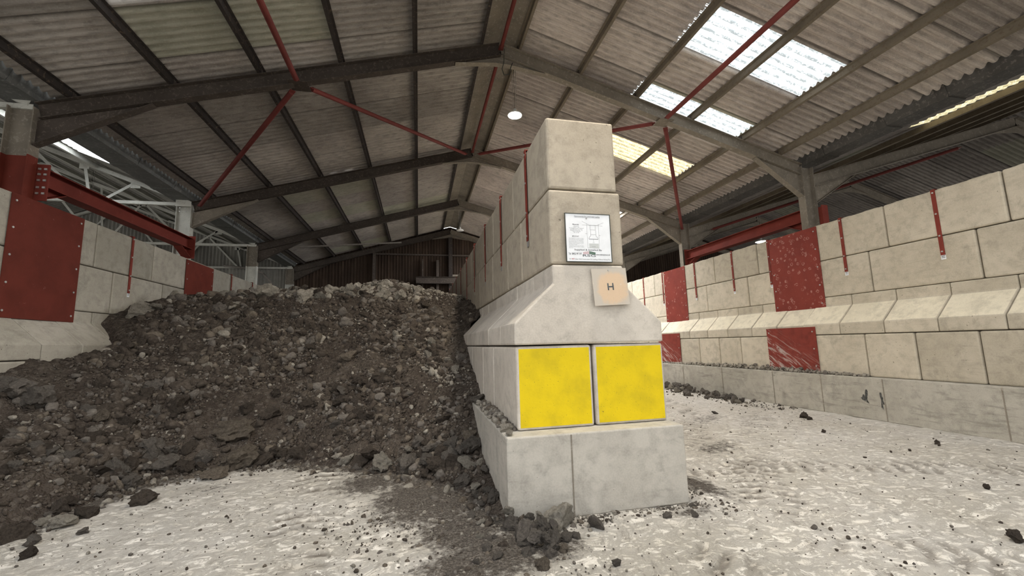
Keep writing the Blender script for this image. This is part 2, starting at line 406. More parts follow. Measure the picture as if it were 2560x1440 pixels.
def fbm2(X, Y, sc, seed=0.0, octv=4):
    """cheap vectorised value noise"""
    out = np.zeros_like(X); amp = 1.0; tot = 0
    for o in range(octv):
        x = X*sc+seed*17.3+o*9.1; y = Y*sc+seed*5.7+o*3.3
        xi = np.floor(x).astype(np.int64); yi = np.floor(y).astype(np.int64); fx = x-xi; fy = y-yi
        fx = fx*fx*(3-2*fx); fy = fy*fy*(3-2*fy)
        def h(a, b):
            n = (a*374761393 + b*668265263 + int(seed*1000)*69069 + o*362437) & 0x7fffffff
            n = ((n ^ (n >> 13))*1274126177) & 0x7fffffff
            return (n & 0xffff)/65535.0
        out += amp*((h(xi,yi)*(1-fx)+h(xi+1,yi)*fx)*(1-fy)+(h(xi,yi+1)*(1-fx)+h(xi+1,yi+1)*fx)*fy); tot += amp; amp *= .5; sc *= 2
    return out/tot

TRACKS = [([(-.75,2.2),(-.9,3.4),(-1.05,4.8),(-1.2,5.9)], .6, 1.6),
          ([(3.1,3.2),(3.6,4.1),(4.6,5.2),(6.2,6.8),(7.2,8.2)], .6, 1.0),
          ([(2.9,4.6),(4.0,4.5),(5.6,3.9),(7.5,3.0)], .55, .8),
          ([(1.9,2.9),(2.2,2.4),(2.5,1.9),(2.7,1.2)], .42, .8),
          ([(2.9,2.9),(3.6,2.4),(4.2,1.8),(4.8,1.1)], .5, .7),
          ([(3.0,5.2),(4.2,5.9),(5.6,8.0),(6.2,10.)], .5, .8)]
def floor():
    xs = np.concatenate([np.arange(-24, -5.2, 1.6), np.arange(-5.2, 8.2, .035), np.arange(8.2, 27, 1.6)])
    ys = np.concatenate([np.arange(-30, 1.0, 1.8), np.arange(1.0, 7.5, .035), np.arange(7.5, 13.5, .12), np.arange(13.5, 23, 1.0)])
    X, Y = np.meshgrid(xs, ys); Z = np.zeros_like(X)
    fine = (X > -5.2) & (X < 8.2) & (Y > 1) & (Y < 13.4)
    tr = np.zeros_like(X)
    for P, w, st in TRACKS:
        P = np.array(P); best = np.full(X.shape, 1e9); S_ = np.zeros_like(X); W = np.zeros_like(X); acc = 0.0
        for (ax, ay), (bx, by) in zip(P[:-1], P[1:]):
            dx, dy = bx-ax, by-ay; L = math.hypot(dx, dy)
            t = ((X-ax)*dx+(Y-ay)*dy)/L; tc = np.clip(t, 0, L); d = np.hypot(X-ax-tc*dx/L, Y-ay-tc*dy/L)
            sd = ((X-ax)*dy-(Y-ay)*dx)/L; m = d < best
            best = np.where(m, d, best); S_ = np.where(m, acc+tc, S_); W = np.where(m, sd, W); acc += L
        inb = np.clip((w/2-best)/.06, 0, 1)*min(1.3, st)
        brk = np.clip(fbm2(X, Y, 2.6, 3.1)*4.2-1.35, 0, 1)
        lug = np.clip(np.sin(2*math.pi*(S_/.17+np.abs(W)*1.6+.35*fbm2(X, Y, 5, 1.3)))*2.2, -1, 1)
        Z += fine*inb*brk*(.011*lug-.007); tr = np.maximum(tr, inb*brk*np.clip(-lug+.1, 0, 1))
    Z += fine*(fbm2(X, Y, 1.7, .4)-.5)*.03+fine*(fbm2(X, Y, 9, .9)-.5)*.022+fine*(fbm2(X*.7+Y*.4, Y*2.6-X*1.1, 6, 5.9)-.5)*.006
    # soil spilt on the dust
    d = seg_d(X, Y, TOE, False)*np.where(heap(X, Y) > .03, 0, 1)
    soil = np.clip(1-d/.40, 0, 1)*(X < .78)*(X > -6)
    def blob(cx, cy, rx, ry, k=1.0, rot=0.0):
        c, s = math.cos(rot), math.sin(rot); u = (X-cx)*c+(Y-cy)*s; v = -(X-cx)*s+(Y-cy)*c
        return k*np.clip(1.25-np.sqrt((u/rx)**2+(v/ry)**2), 0, 1)
    for b in [(.15,4.55,.75,.9,1.1),(.35,3.7,.5,.55,.95),(.25,3.0,.42,.6,.85),(.55,3.25,.5,.5,1.0),(.95,3.25,.45,.3,.85),(-.5,5.2,.6,.6,.8),
              (2.85,4.15,.28,.75,.8,.2),(4.1,5.3,.9,.45,.55,.5),(5.4,7.2,1.1,.5,.5,.6),(3.3,6.6,.6,1.2,.5),(2.4,3.5,.35,.15,.6),(-2.3,5.6,.5,.35,.45)]:
        soil = np.maximum(soil, blob(*b))
    soil = np.maximum(soil, np.clip(1-(8.0-X)/.8, 0, 1)*np.clip((Y-8)/2, 0, 1)*.9*(X < 8.2))
    Z += fine*np.clip(soil, 0, 1)*.03*fbm2(X, Y, 14, 2.2)
    Z -= Z.max()*0
    nx, ny = len(xs), len(ys); I = np.arange(nx*ny).reshape(ny, nx)
    F = np.stack([I[:-1,:-1], I[:-1,1:], I[1:,1:], I[1:,:-1]], -1).reshape(-1, 4)
    o = np_mesh('floor', np.stack([X, Y, Z], -1).reshape(-1, 3), F, FLOOR, smooth=True)
    for nm, arr in (('soil', soil), ('track', tr)):
        a = o.data.attributes.new(nm, 'FLOAT', 'POINT'); a.data.foreach_set('value', arr.ravel().astype(np.float32))
    tag(o, 'dusty pale concrete floor with tyre tracks and dark spilt soil', 'floor', kind='structure')
floor()
m_ = MB(); m_.box(-24, 26, -30, YF-.3, .0, .035); tag(m_.build('yard', plain('low_bounce_yard', (.16,.155,.145), .9), None), 'unseen yard outside the open front, darkened to cut bounce light', 'ground', kind='structure')  # unseen ground slab, dark so less light bounces up to the roof

# ------------------------------------------------------------------ roof
SKY_R = [(5.22, 1, SKYL), (7.32, 1, SKYL), (9.42, 1, SKYY), (1.02, 1, SKYH), (-1.08, 1, SKYH), (13.62, 1, SKYF), (15.72, 1, SKYF), (17.82, 1, SKYF)]  # entries after the yellowed one are added fill lights
SKY_L = [(5.07, 1, SKYL), (.87, 1, SKYG), (-1.23, 1, SKYG)]  # entries after the clear one are added fill lights
PITCHC = .15
def corr(y): return .062*abs(math.cos(math.pi*(y-5.22)/PITCHC))**3.2-.028
def strip(mb, xa, xb, y0, y1, zf, dz, holes=(), yoff=0.0, ov=.05):
    xs = [xa, xb]
    for h in holes: xs += [h[0], h[1]]
    xs = sorted(xs, key=lambda v: (v-xa)*(1 if xb > xa else -1))
    n = int(round((y1-y0+ov)/.01875)); ys = [y0+(y1-y0+ov)*i/n for i in range(n+1)]
    vs = [(x, y, zf(x)+SHEET+corr(y-yoff)+dz) for y in ys for x in xs]; k = len(xs); fs = []
    for i in range(n):
        for j in range(k-1):
            cx = (xs[j]+xs[j+1])/2; cy = (ys[i]+ys[i+1])/2
            if any(min(h[0],h[1]) < cx < max(h[0],h[1]) and h[2] < cy < h[3] for h in holes): continue
            fs.append((i*k+j, i*k+j+1, (i+1)*k+j+1, (i+1)*k+j))
    mb.add(vs, fs)
def roof():
    HL = [(-2.60,-2.44,12.655,12.73), (-2.20,-1.98,12.655,12.73)]
    skies = []
    for side, xs, base, sk, mat, nm in ((-1, (1.27,-1.45,-4.15,-5.95), 5.07, SKY_L, ROOFL, 'left'), (1, (2.05,4.70,7.40,9.02), 5.22, SKY_R, ROOFR, 'right')):
        mb = MB(); k0 = -7; yo = base-5.22
        for k in range(k0, 18):
            y0 = base+1.05*k; y1 = y0+1.05
            if y1 < YF or y0 > YB: continue
            for c in range(3):
                dz = .007*((k+c) % 2)+.012*(2-c)*.5
                hit = [s for s in sk if abs(s[0]-y0) < .01 and s[1] == c]
                xa, xb = xs[c], xs[c+1]+(.12*side if c < 2 else 0)
                if hit:
                    m2 = MB(); strip(m2, xa, xs[c+1], y0-.03, y1, zr, .012, (), yo, .06); skies.append((side, y0, m2, hit[0][2])); continue
                hs = [h for h in HL if side < 0 and c == 1 and y0 <= h[2] < y1]
                strip(mb, xa, xb, y0, y1, zr, dz, hs, yo)
        o = mb.build('ceiling', mat); tag(o, 'corrugated sheeting of the main roof, %s slope' % nm, 'roof', kind='structure')
    R_LAB = {5.22: 'large clear rooflight on the right slope nearest the camera', 7.32: 'clear rooflight on the right slope crossed by the nearest rafter', 9.42: 'yellowed rooflight on the right slope behind the divider', 13.62: 'first added fill rooflight hidden behind the divider wall, right slope', 15.72: 'second added fill rooflight hidden behind the divider wall, right slope', 17.82: 'third added fill rooflight hidden behind the divider wall, right slope'}
    for side, y0, m2, mt in skies:
        o = m2.build('skylight', mt)
        lab = R_LAB.get(round(y0, 2)) if side > 0 else None
        if not lab: lab = {(-1, 5.07): 'bright rooflight on the left slope at the top picture edge', (-1, .87): 'added fill rooflight on the left slope above the camera', (-1, -1.23): 'added fill rooflight on the left slope over the open front', (1, 1.02): 'added fill rooflight on the right slope above the camera', (1, -1.08): 'added fill rooflight on the right slope over the open front'}[(side, round(y0, 2))]
        tag(o, lab, 'skylight', 'translucent corrugated rooflights')
    mb = MB(); t = .012
    z0 = zr(1.24)+SHEET+.03; z1 = zr(RX)+SHEET+.03; z2 = zr(2.08)+SHEET+.03
    mb.prism([(1.20,z0),(RX,z1),(2.12,z2),(2.12,z2+t),(RX,z1+t),(1.20,z0+t)], 'y', YF, YB)
    tag(mb.build('ridge_cap', STEELR), 'smooth grey ridge capping between the two roof slopes', 'ridge cap', kind='structure')
    # purlins
    def purlin(x, side, lab):
        mb = MB(); zb = zr(x)+.30; zt = zr(x)+.415; s = side
        pr = [(x,zb),(x+.05*s,zb-.014),(x+.05*s,zb-.006),(x+.008*s,zb+.008),(x+.008*s,zt),(x-.04*s,zt+.011),(x-.04*s,zt+.003),(x,zt-.008)]
        mb.prism(pr, 'y', YF, YB)
        # cleats where the purlin is bolted on each frame
        o = mb.build('purlin', PURL if side < 0 else PURLR); tag(o, lab, 'purlin', 'roof purlins')
        for y in FR:
            c = MB(); c.box(x-.006-.012*s, x-.006, y-.04, y+.04, zr(x)+.285, zr(x)+.41); 
            c.build('cleat', STEEL, o)
    ordn = ['first', 'second', 'third', 'fourth', 'fifth', 'lowest']
    for i, x in enumerate([1.27,-.08,-1.45,-2.82,-4.18,-5.60]): purlin(x, -1, '%s purlin down from the ridge on the left roof slope' % ordn[i])
    for i, x in enumerate([2.05,3.40,4.74,6.10,7.42,8.42]): purlin(x, 1, '%s purlin down from the ridge on the right roof slope' % ordn[i])
roof()

# ------------------------------------------------------------------ portal frames
FNAME = ['frame at the open front', 'frame above the camera', 'nearest visible frame', 'second visible frame', 'third visible frame', 'frame at the back gable']
def frame(k):
    y = FR[k]; fn = FNAME[k]
    e = empty('portal_frame', (RX, y, LF), 'steel portal %s with brown rafters and grey columns' % fn, 'frame', 'steel portal frames of the main roof')
    h = .28; nL = Vector((-ML, 0, 1)).normalized(); nR = Vector((MR, 0, 1)).normalized()
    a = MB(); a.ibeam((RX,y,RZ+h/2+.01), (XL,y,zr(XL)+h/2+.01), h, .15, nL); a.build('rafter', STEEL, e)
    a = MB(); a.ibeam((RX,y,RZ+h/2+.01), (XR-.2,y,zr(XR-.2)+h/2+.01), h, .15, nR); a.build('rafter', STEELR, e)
    wm = WHITEM if k >= 3 else STEELR  # white left columns have the side-bay light put into their colour
    a = MB(); a.ibeam((-6.225,y,4.72), (-6.225,y,zr(-6.225)+.25), .36, .18, (1,0,0), .016, .012); cl = a.build('column', wm if k == 3 else STEELR, e)
    a = MB(); a.ibeam((-6.225,y,LF+.01), (-6.225,y,4.72), .362, .182, (1,0,0), .017, .013); b = a.build('column_base', REDP if k in (2,) else wm, e);  # nearest base takes a darker red, its shade put into the paint
    if k == 2: b['label'] = 'red painted lower part of the left column'
    a = MB(); a.ibeam((9.15,y,RFH+.01), (9.15,y,zr(9.15)+.25), .34, .18, (1,0,0), .016, .012); a.build('column', STEELR, e)
    # haunches: web plate and bottom flange
    def haunch(x0, z0, x1, m):
        w = MB(); zz = zr(x1)-.0
        w.prism([(x0,z0),(x1,zr(x1)),(x0,zr(x0))], 'y', y-.006, y+.006)
        w.sweep((x0,y,z0), (x1,y,zr(x1)-.005), [(-.07,-.012),(.07,-.012),(.07,0),(-.07,0)], (0,0,1))
        w.build('haunch', m, e)
    haunch(-6.045, 4.90, -4.45, STEEL if k != 3 else STEELR)
    haunch(8.98, 4.86, 7.75, STEELR)
    a = MB(); xa, xb = RX-.95, RX+.95
    a.prism([(xa,zr(xa)),(RX,RZ),(xb,zr(xb)),(RX+.15,RZ-.17),(RX-.15,RZ-.17)], 'y', y-.006, y+.006)
    a.sweep((xa,y,zr(xa)-.006), (RX-.15,y,RZ-.176), [(-.06,-.01),(.06,-.01),(.06,0),(-.06,0)]); a.sweep((RX-.15,y,RZ-.176), (RX+.15,y,RZ-.176), [(-.06,-.01),(.06,-.01),(.06,0),(-.06,0)])
    a.sweep((RX+.15,y,RZ-.176), (xb,y,zr(xb)-.006), [(-.06,-.01),(.06,-.01),(.06,0),(-.06,0)])
    a.build('apex_haunch', STEELR, e)
for k in range(len(FR)): frame(k)

# ------------------------------------------------------------------ red bracing tubes
def brace(p0, p1, r, lab):
    t = MB(); t.tube(p0, p1, r, 14); e = t.build('brace_tube', REDT, smooth=False)
    tag(e, lab, 'brace', 'red roof bracing tubes')
    d = (Vector(p1)-Vector(p0)).normalized()
    for p, s in ((p0, -1), (p1, 1)):
        q = Vector(p)+d*(.03*s); f = MB(); f.sweep(Vector(p)-d*.07*s, Vector(p)+d*.07*s, [(-.05,-.008),(.05,-.008),(.05,.008),(-.05,.008)]); f.build('end_lug', REDT, e)
z0 = .02
brace((-2.19,3.20,6.41), (-2.19,7.62,6.41), .048, 'red tube running from the picture top to the left rafter of the nearest frame')
brace((-2.37,8.0,6.37), (-5.70,12.20,5.42), .048, 'red tube slanting down left from the nearest frame to the second left column')
brace((-2.0,7.98,6.46), (1.40,12.2,7.43), .045, 'red tube slanting up right from the left rafter to the ridge')
brace((5.38,3.20,6.42), (5.38,7.62,6.43), .048, 'red tube crossing under the large rooflight on the right slope')
brace((5.24,8.0,6.47), (1.85,12.2,7.46), .045, 'red tube from the right rafter to the ridge, passing behind the divider top')
brace((5.57,8.0,6.36), (9.00,12.45,5.38), .048, 'red tube slanting down right to the second right column')
brace((RX,3.15,7.66), (RX,7.72,7.66), .04, 'red ridge tube from the picture top to the nearest frame')
brace((RX,7.90,7.66), (RX,12.5,7.66), .04, 'red ridge tube between the nearest and second frames')
def gusset(x, y, lab, m=REDT):
    g = MB(); z = zr(x); g.box(x-.17, x+.17, y-.16, y+.16, z-.022, z-.008); o = g.build('gusset_plate', m); tag(o, lab, 'gusset plate')
gusset(-2.18, Y1, 'dark gusset plate under the left rafter where three red tubes meet', STEEL)
gusset(5.40, Y1, 'gusset plate under the right rafter where three red tubes meet', STEELR)
t = MB(); t.tube((-4.75,FR[4]-.12,5.49), (-.70,FR[4]-.12,5.79), .035); tag(t.build('tie_tube', GREY), 'pale grey tube spanning below the third left rafter', 'tie tube')

# ------------------------------------------------------------------ red tie beams beside the columns
def tie(x, ya, yb, lab, big):
    e = empty('tie_beam', (x, ya, 4.08), lab, 'beam')
    b = MB(); b.ibeam((x,ya+.12,4.42), (x,yb-.12,4.42), .30, .24); b.build('beam', RED, e)
    for y, s in ((ya+.12, 1), (yb-.12, -1)):
        k = MB(); k.prism([(y,4.27),(y+.45*s,4.27),(y,4.05)], 'x', x-.006, x+.006)
        k.sweep((x,y,4.045), (x,y+.46*s,4.265), [(-.10,-.006),(.10,-.006),(.10,.006),(-.10,.006)]); k.build('knee_haunch', RED, e)
        p = MB(); p.box(x-.15, x+.17, min(y,y-.02*s), max(y,y-.02*s), 4.02, 4.63); pl_ = p.build('end_plate', RED, e)
        for zz in (4.14, 4.24, 4.36, 4.46, 4.55):
            for xx in (.045, .125):
                q = MB(); q.box(x+xx-.018, x+xx+.018, y-.036 if s > 0 else y+.02, y-.02 if s > 0 else y+.036, zz-.016, zz+.016)
                q2 = q.build('bolt', BOLT, pl_)
tie(-6.05, Y1, FR[3], 'red steel tie beam between the first two left columns', 1)
tie(9.19, Y1, FR[3], 'red steel tie beam above the right wall between two columns', 1)
m = MB(); m.box(9.30, 9.47, Y1-.20, Y1-.18, 4.02, 4.60); m.box(9.318, 9.33, Y1-.19, Y1+.1, 4.05, 4.57); tag(m.build('end_plate', RED), 'pinkish red bracket plate on the right side of the nearest right column', 'bracket')

# ------------------------------------------------------------------ valley gutters
def gutter(x, w, lab, mat):
    m = MB(); z = 5.64; h = .31; t = .01
    out = [(x-w*.72,z+h),(x-w*.5,z),(x+w*.5,z),(x+w*.72,z+h)]; inn = [(px*(1)+(.01 if px < x else -.01), pz+(.01 if pz < z+.1 else 0)) for px, pz in out]
    m.prism(out+inn[::-1], 'y', YF, YB); e = m.build('valley_gutter', mat); tag(e, lab, 'gutter')
    y = 5.25
    for yy in [1.2,3.0,4.9,5.9,7.2,8.6,10.2,11.6,13.0,15,17,19]:
        c = MB(); s = 1.03
        o2 = [(x+(px-x)*s, pz-.012) for px, pz in out]
        c.prism(o2+[(px,pz+.011) for px, pz in o2[::-1]], 'y', yy, yy+.16); c.build('joint_collar', mat, e)
gutter(-6.28, .50, 'blue-grey steel valley gutter along the left columns', GALV)
gutter(9.28, .40, 'dark steel valley gutter along the right columns', GALVD)

# ------------------------------------------------------------------ the neighbouring bays
def bay_roof(xa, za, xb, zb, y0, y1, mat, lab, sky=None, skymat_=None):
    mb = MB(); f = lambda x: za+(zb-za)*(x-xa)/(xb-xa)-SHEET
    if sky is None: strip(mb, xa, xb, y0, y1, f, 0)
    else:
        s0, s1, ya, yb = sky
        strip(mb, xa, s0, y0, y1, f, 0); strip(mb, s1, xb, y0, y1, f, 0); strip(mb, s0, s1, y0, ya, f, 0); strip(mb, s0, s1, yb, y1, f, 0)
        m2 = MB(); strip(m2, s0, s1, ya, yb, f, 0); tag(m2.build('skylight', skymat_), 'bright rooflight of the %s seen over the valley gutter' % lab, 'skylight')
    tag(mb.build('ceiling', mat), 'corrugated roof of the %s, slope nearest the main bay' % lab, 'roof', kind='structure')
NLX = -13.6; nlz = lambda x: 5.92+.393*(-6.60-x)
bay_roof(-6.60, nlz(-6.6), NLX, nlz(NLX), YF, YB, PALE, 'left neighbouring bay', (-6.85,-8.2,9.8,11.75), SKYB)
mb = MB(); strip(mb, NLX, -21, YF, YB, lambda x: nlz(NLX)-.393*(NLX-x)-SHEET, 0); tag(mb.build('ceiling', PALE), 'far roof slope of the left neighbouring bay', 'roof', kind='structure')
NRX = 16.95; nrz = lambda x: 5.72+.30*(x-9.60)
bay_roof(9.60, nrz(9.60), NRX, nrz(NRX), YF, YB, ROOFN, 'right neighbouring bay', (10.15,10.75,3.9,6.2), SKYY)
mb = MB(); strip(mb, NRX, 24.5, YF, YB, lambda x: nrz(NRX)-.30*(x-NRX)-SHEET, 0); tag(mb.build('ceiling', ROOFN), 'far roof slope of the right neighbouring bay', 'roof', kind='structure')
for i, x in enumerate((-8.3,-9.9,-11.6,-13.2)):
    p = MB(); z = nlz(x)-.16; p.prism([(x,z),(x-.06,z),(x-.06,z+.008),(x-.008,z+.008),(x-.008,z+.12),(x,z+.12)], 'y', YF, YB)
    tag(p.build('purlin', WHITEM), '%s purlin up from the gutter in the left neighbouring roof' % ['first','second','third','fourth'][i], 'purlin', 'purlins of the left neighbouring roof')
for i, x in enumerate((10.6,12.0,13.4,14.8,16.3)):
    p = MB(); z = nrz(x)-.17; p.prism([(x,z),(x+.06,z),(x+.06,z+.008),(x+.008,z+.008),(x+.008,z+.12),(x,z+.12)], 'y', YF, YB)
    tag(p.build('purlin', PURLR), '%s purlin up from the gutter in the right neighbouring roof' % ['first','second','third','fourth','fifth'][i], 'purlin', 'purlins of the right neighbouring roof')
def lprof(a, t=.009): return [(-a/2,-a/2),(a/2,-a/2),(a/2,-a/2+t),(-a/2+t,-a/2+t),(-a/2+t,a/2),(-a/2,a/2)]
def truss(y, lab):
    e = empty('roof_truss', (NLX, y, 5.5), lab, 'truss', 'white roof trusses of the left neighbouring bay')
    tz = lambda x: 5.65+.393*(-6.28-x) if x > NLX else 5.65+.393*(-6.28-NLX)-.393*(NLX-x)
    m = MB(); m.sweep((-6.15,y,5.60), (NLX,y,tz(NLX)), lprof(.10)); m.build('top_chord', WHITEM, e)
    m = MB(); m.sweep((NLX,y,tz(NLX)), (-21,y,tz(-21)), lprof(.10)); m.build('top_chord', WHITEM, e)
    m = MB(); m.sweep((-6.1,y,5.54), (-21,y,5.54), lprof(.085)); m.build('bottom_chord', WHITEM, e)
    nodes = [(-7.43,-8.17),(-8.62,-8.42),(-9.95,-8.55),(-9.95,-11.0),(-11.3,-11.1),(NLX,-11.3)]
    for a, b in nodes:
        for mirror in (0, 1):
            xa, xb = (a, b) if not mirror else (2*NLX-a, 2*NLX-b)
            if mirror and a == NLX: xa = NLX
            m = MB(); m.sweep((xa,y+.03,tz(xa)), (xb,y+.03,5.55), lprof(.07), (0,1,0)); m.build('web_member', WHITEM, e)
    for x in (-7.43,-8.62,-9.95):
        m = MB(); m.box(x-.11, x+.11, y-.005, y+.005, tz(x)-.16, tz(x)+.02); m.build('gusset', WHITEM, e)
    if y != FR[3]: return
    m = MB(); m.prism([(-6.05,5.46),(-6.42,5.46),(-6.42,5.72),(-6.3,5.72),(-6.05,5.6)], 'y', y-.10, y-.094); sh = m.build('shoe_plate', WHITEM, e)
    for i in range(2):
        for j in range(2): q = MB(); q.box(-6.32+.14*i, -6.29+.14*i, y-.112, y-.10, 5.30+.10*j, 5.33+.10*j); q.build('bolt', BOLT, sh)
for k, l in ((2, 'white angle-iron truss left of the nearest frame'), (3, 'brightly lit white truss left of the second column'), (4, 'white truss left of the third column'), (5, 'grey truss at the back gable of the left bay'), (1, 'white truss left of the frame above the camera')): truss(FR[k], l)
def nframe(y, lab):
    e = empty('side_bay_frame', (9.5, y, 4.8), lab, 'frame', 'rafters of the right neighbouring bay')
    z = lambda x: 5.12+.30*(x-9.34)
    m = MB(); m.ibeam((9.34,y,z(9.34)+.14), (NRX,y,z(NRX)+.14), .28, .15, Vector((-.3,0,1)).normalized()); m.build('rafter', STEELR, e)
    m = MB(); m.ibeam((NRX,y,z(NRX)+.14), (24.4,y,z(NRX)+.14-.3*(24.4-NRX)), .28, .15, Vector((.3,0,1)).normalized()); m.build('rafter', STEELR, e)
    m = MB(); m.prism([(9.33,4.70),(10.65,z(10.65)),(9.33,z(9.33))], 'y', y-.006, y+.006); m.sweep((9.33,y,4.69), (10.65,y,z(10.65)-.01), [(-.06,-.01),(.06,-.01),(.06,0),(-.06,0)]); m.build('haunch', STEELR, e)
    m = MB(); m.prism([(NRX-1.0,z(NRX-1)),(NRX,z(NRX)),(NRX+1.0,z(NRX-1)),(NRX+.15,z(NRX)-.2),(NRX-.15,z(NRX)-.2)], 'y', y-.006, y+.006); m.build('apex_haunch', STEELR, e)
for k in range(len(FR)): nframe(FR[k], ['side-bay rafter at the open front', 'side-bay rafter above the right foreground', 'side-bay rafter rising right from the nearest right column', 'side-bay rafter rising right from the second right column', 'side-bay rafter rising right from the third right column', 'side-bay rafter at the back gable'][k])
brace((10.3,Y1+.3,5.35), (14.6,Y1+BAY-.2,6.60), .045, 'dark red tube in the right neighbouring bay sloping beneath its rafter')
brace((10.2,Y1+BAY-.2,5.38), (15.0,Y1+.3,6.72), .045, 'dark red tube crossing the right neighbouring bay beyond the wall')

# gable walls, corrugated
def cladding(name, x0, x1, y, zt, mat, lab, face=1):
    m = MB(); n = int((x1-x0)/.0375); vs = []; fs = []
    for i in range(n+1):
        x = x0+(x1-x0)*i/n; d = .016*math.cos(2*math.pi*x/.15); vs += [(x,y+d,0),(x,y+d,zt(x))]
    fs = [(2*i,2*i+2,2*i+3,2*i+1) for i in range(n)]
    m.add(vs, fs); tag(m.build(name, mat), lab, 'wall', kind='structure')
cladding('wall_back', -6.3, 9.3, YB, lambda x: zr(x)+SHEET, RUST, 'dark rust-brown corrugated gable wall behind the heap')
cladding('wall_back', -21, -6.3, YB, lambda x: (nlz(x) if x > NLX else nlz(NLX)-.393*(NLX-x)), PALE, 'pale grey corrugated gable wall of the left bay')
cladding('wall_back', 9.3, 24.5, YB, lambda x: (nrz(x) if x < NRX else nrz(NRX)-.30*(x-NRX)), RUST, 'dark corrugated gable wall of the right bay')
for nm, x, zt, mt in (('wall_left', -21, 1.8, PALE), ('wall_right', 24.5, 1.8, RUST)):  # unseen side walls, kept low so sky light reaches deep inside
    m = MB(); n = int((YB-YF)/.05); vs = []
    for i in range(n+1):
        y = YF+(YB-YF)*i/n; d = .016*math.cos(2*math.pi*y/.15); vs += [(x+d,y,0),(x+d,y,zt)]
    m.add(vs, [(2*i,2*i+2,2*i+3,2*i+1) for i in range(n)]); tag(m.build(nm, mt), 'unseen corrugated side wall of the %s bay, cut low to admit light' % nm[5:], 'wall', kind='structure')
def gpost(x, z0, z1, lab, w=.14, m=STEEL):
    p = MB(); p.ibeam((x,YB-.2,z0), (x,YB-.2,z1), .2, w, (0,1,0)); tag(p.build('gable_post', m), lab, 'post', 'posts of the back gable')
gpost(-2.25, .05, zr(-2.25)-.02, 'slim gable post left of the heap summit'); gpost(1.66, .05, zr(1.66)-.2, 'dark gable post under the ridge', .2, PURL); gpost(5.4, .05, zr(5.4)-.02, 'gable post behind the divider, right side')
gpost(.98, .05, 6.05, 'short gable post behind the jutting beam', .14, STEEL); gpost(.2, .05, 6.1, 'thin gable stud left of the short post behind the beam', .06)
m = MB(); m.box(-2.2, 9.0, YB-.12, YB-.05, 6.32, 6.40); tag(m.build('gable_rail', STEEL), 'thin horizontal rail across the back gable', 'rail')
m = MB(); m.box(1.75, 2.9, YB-.16, YB-.06, 5.2, 5.3); m.box(1.75, 2.9, YB-.16, YB-.06, 4.9, 4.96) ; tag(m.build('gable_rail', STEELR), 'short rail right of the dark gable post', 'rail')
m = MB(); m.ibeam((-.14,YB-.5,4.93), (1.95,YB-.5,4.93), .36, .2); tag(m.build('lintel_beam', STEEL), 'dark grey steel beam jutting before the back gable near the divider', 'beam')
# bent pipe at the far left of the gable
def pipe(pts, r, lab):
    p = MB()
    for a, b in zip(pts[:-1], pts[1:]): p.tube(a, b, r, 10)
    tag(p.build('bent_pipe', GREY, smooth=True), lab, 'pipe')
yb = YB-.5
pipe([(-9.0,yb,5.55),(-8.0,yb,5.45),(-7.3,yb,5.2),(-6.9,yb,4.7),(-6.6,yb,4.1),(-6.2,yb,3.4),(-5.6,yb,2.9)], .05, 'grey bent pipe curving down beside the far left gable')
# ------------------------------------------------------------------ concrete blocks
_cache = {}
def block_mesh(w, l, h, front=None):
    key = (round(w,3), round(l,3), round(h,3), front)
    if key in _cache: return _cache[key]
    m = MB(); m.box(-w/2, w/2, -l/2, l/2, 0, h)
    if front == 'nibs':
        n = max(1, int(l/.42)); st = l/n
        for i in range(n):
            c = -l/2+st*(i+.5); a, b = st*.36, st*.22
            for sx in (-w*.27, w*.27):
                m.add([(sx-.15,c-a,h-.004),(sx+.15,c-a,h-.004),(sx+.15,c+a,h-.004),(sx-.15,c+a,h-.004),(sx-.09,c-b,h+.032),(sx+.09,c-b,h+.032),(sx+.09,c+b,h+.032),(sx-.09,c+b,h+.032)], [(0,3,2,1),(4,5,6,7),(0,1,5,4),(1,2,6,5),(2,3,7,6),(3,0,4,7)])
    o = m.build('concrete_block', [CONC if front in (None,'nibs') else CONC_T if front == 'stack' else CONC_L if front == 'left' else CONC_D] + ([YEL] if front == 'yellow' else []), None, False, .026, 2, (0,0,0))
    me = o.data; bpy.data.objects.remove(o)
    if front == 'yellow':
        for p in me.polygons:
            if p.normal.y < -.9 and p.area > .05: p.material_index = 1
    _cache[key] = me; return me
def block(x0, x1, y0, y1, z0, z1, lab, group, front=None, jit=.006):
    g = .009
    me = block_mesh(x1-x0, y1-y0-2*g, z1-z0-.012, front)
    o = bpy.data.objects.new('concrete_block', me); COL.objects.link(o)
    o.location = ((x0+x1)/2+random.uniform(-jit, jit), (y0+y1)/2, z0+.002)
    return tag(o, lab, 'concrete block', group)
def prism_mesh(l, wl, wr, wn, mats):
    """flared block: wide foot, sloped shoulders, narrow neck; x measured from the neck centre"""
    key = ('p', round(l,3), round(wl,3), round(wr,3), round(wn,3), mats[0].name)
    if key in _cache: return _cache[key]
    n = wn/2; h = .792
    m = MB(); m.prism([(-wl,0),(wr,0),(wr,.21),(n,.60),(n,h),(-n,h),(-n,.60),(-wl,.21)], 'y', -l/2, l/2)
    o = m.build('flared_block', mats, None, False, .018, 2, (0,0,0)); me = o.data; bpy.data.objects.remove(o)
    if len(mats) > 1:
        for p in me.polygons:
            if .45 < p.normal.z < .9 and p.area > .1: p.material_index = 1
    _cache[key] = me; return me
def flared(xc, y0, y1, z0, wl, wr, wn, lab, group, mats):
    o = bpy.data.objects.new('flared_block', prism_mesh(y1-y0-.012, wl, wr, wn, mats)); COL.objects.link(o)
    o.location = (xc+random.uniform(-.006,.006), (y0+y1)/2, z0+.002)
    return tag(o, lab, 'concrete block', group)
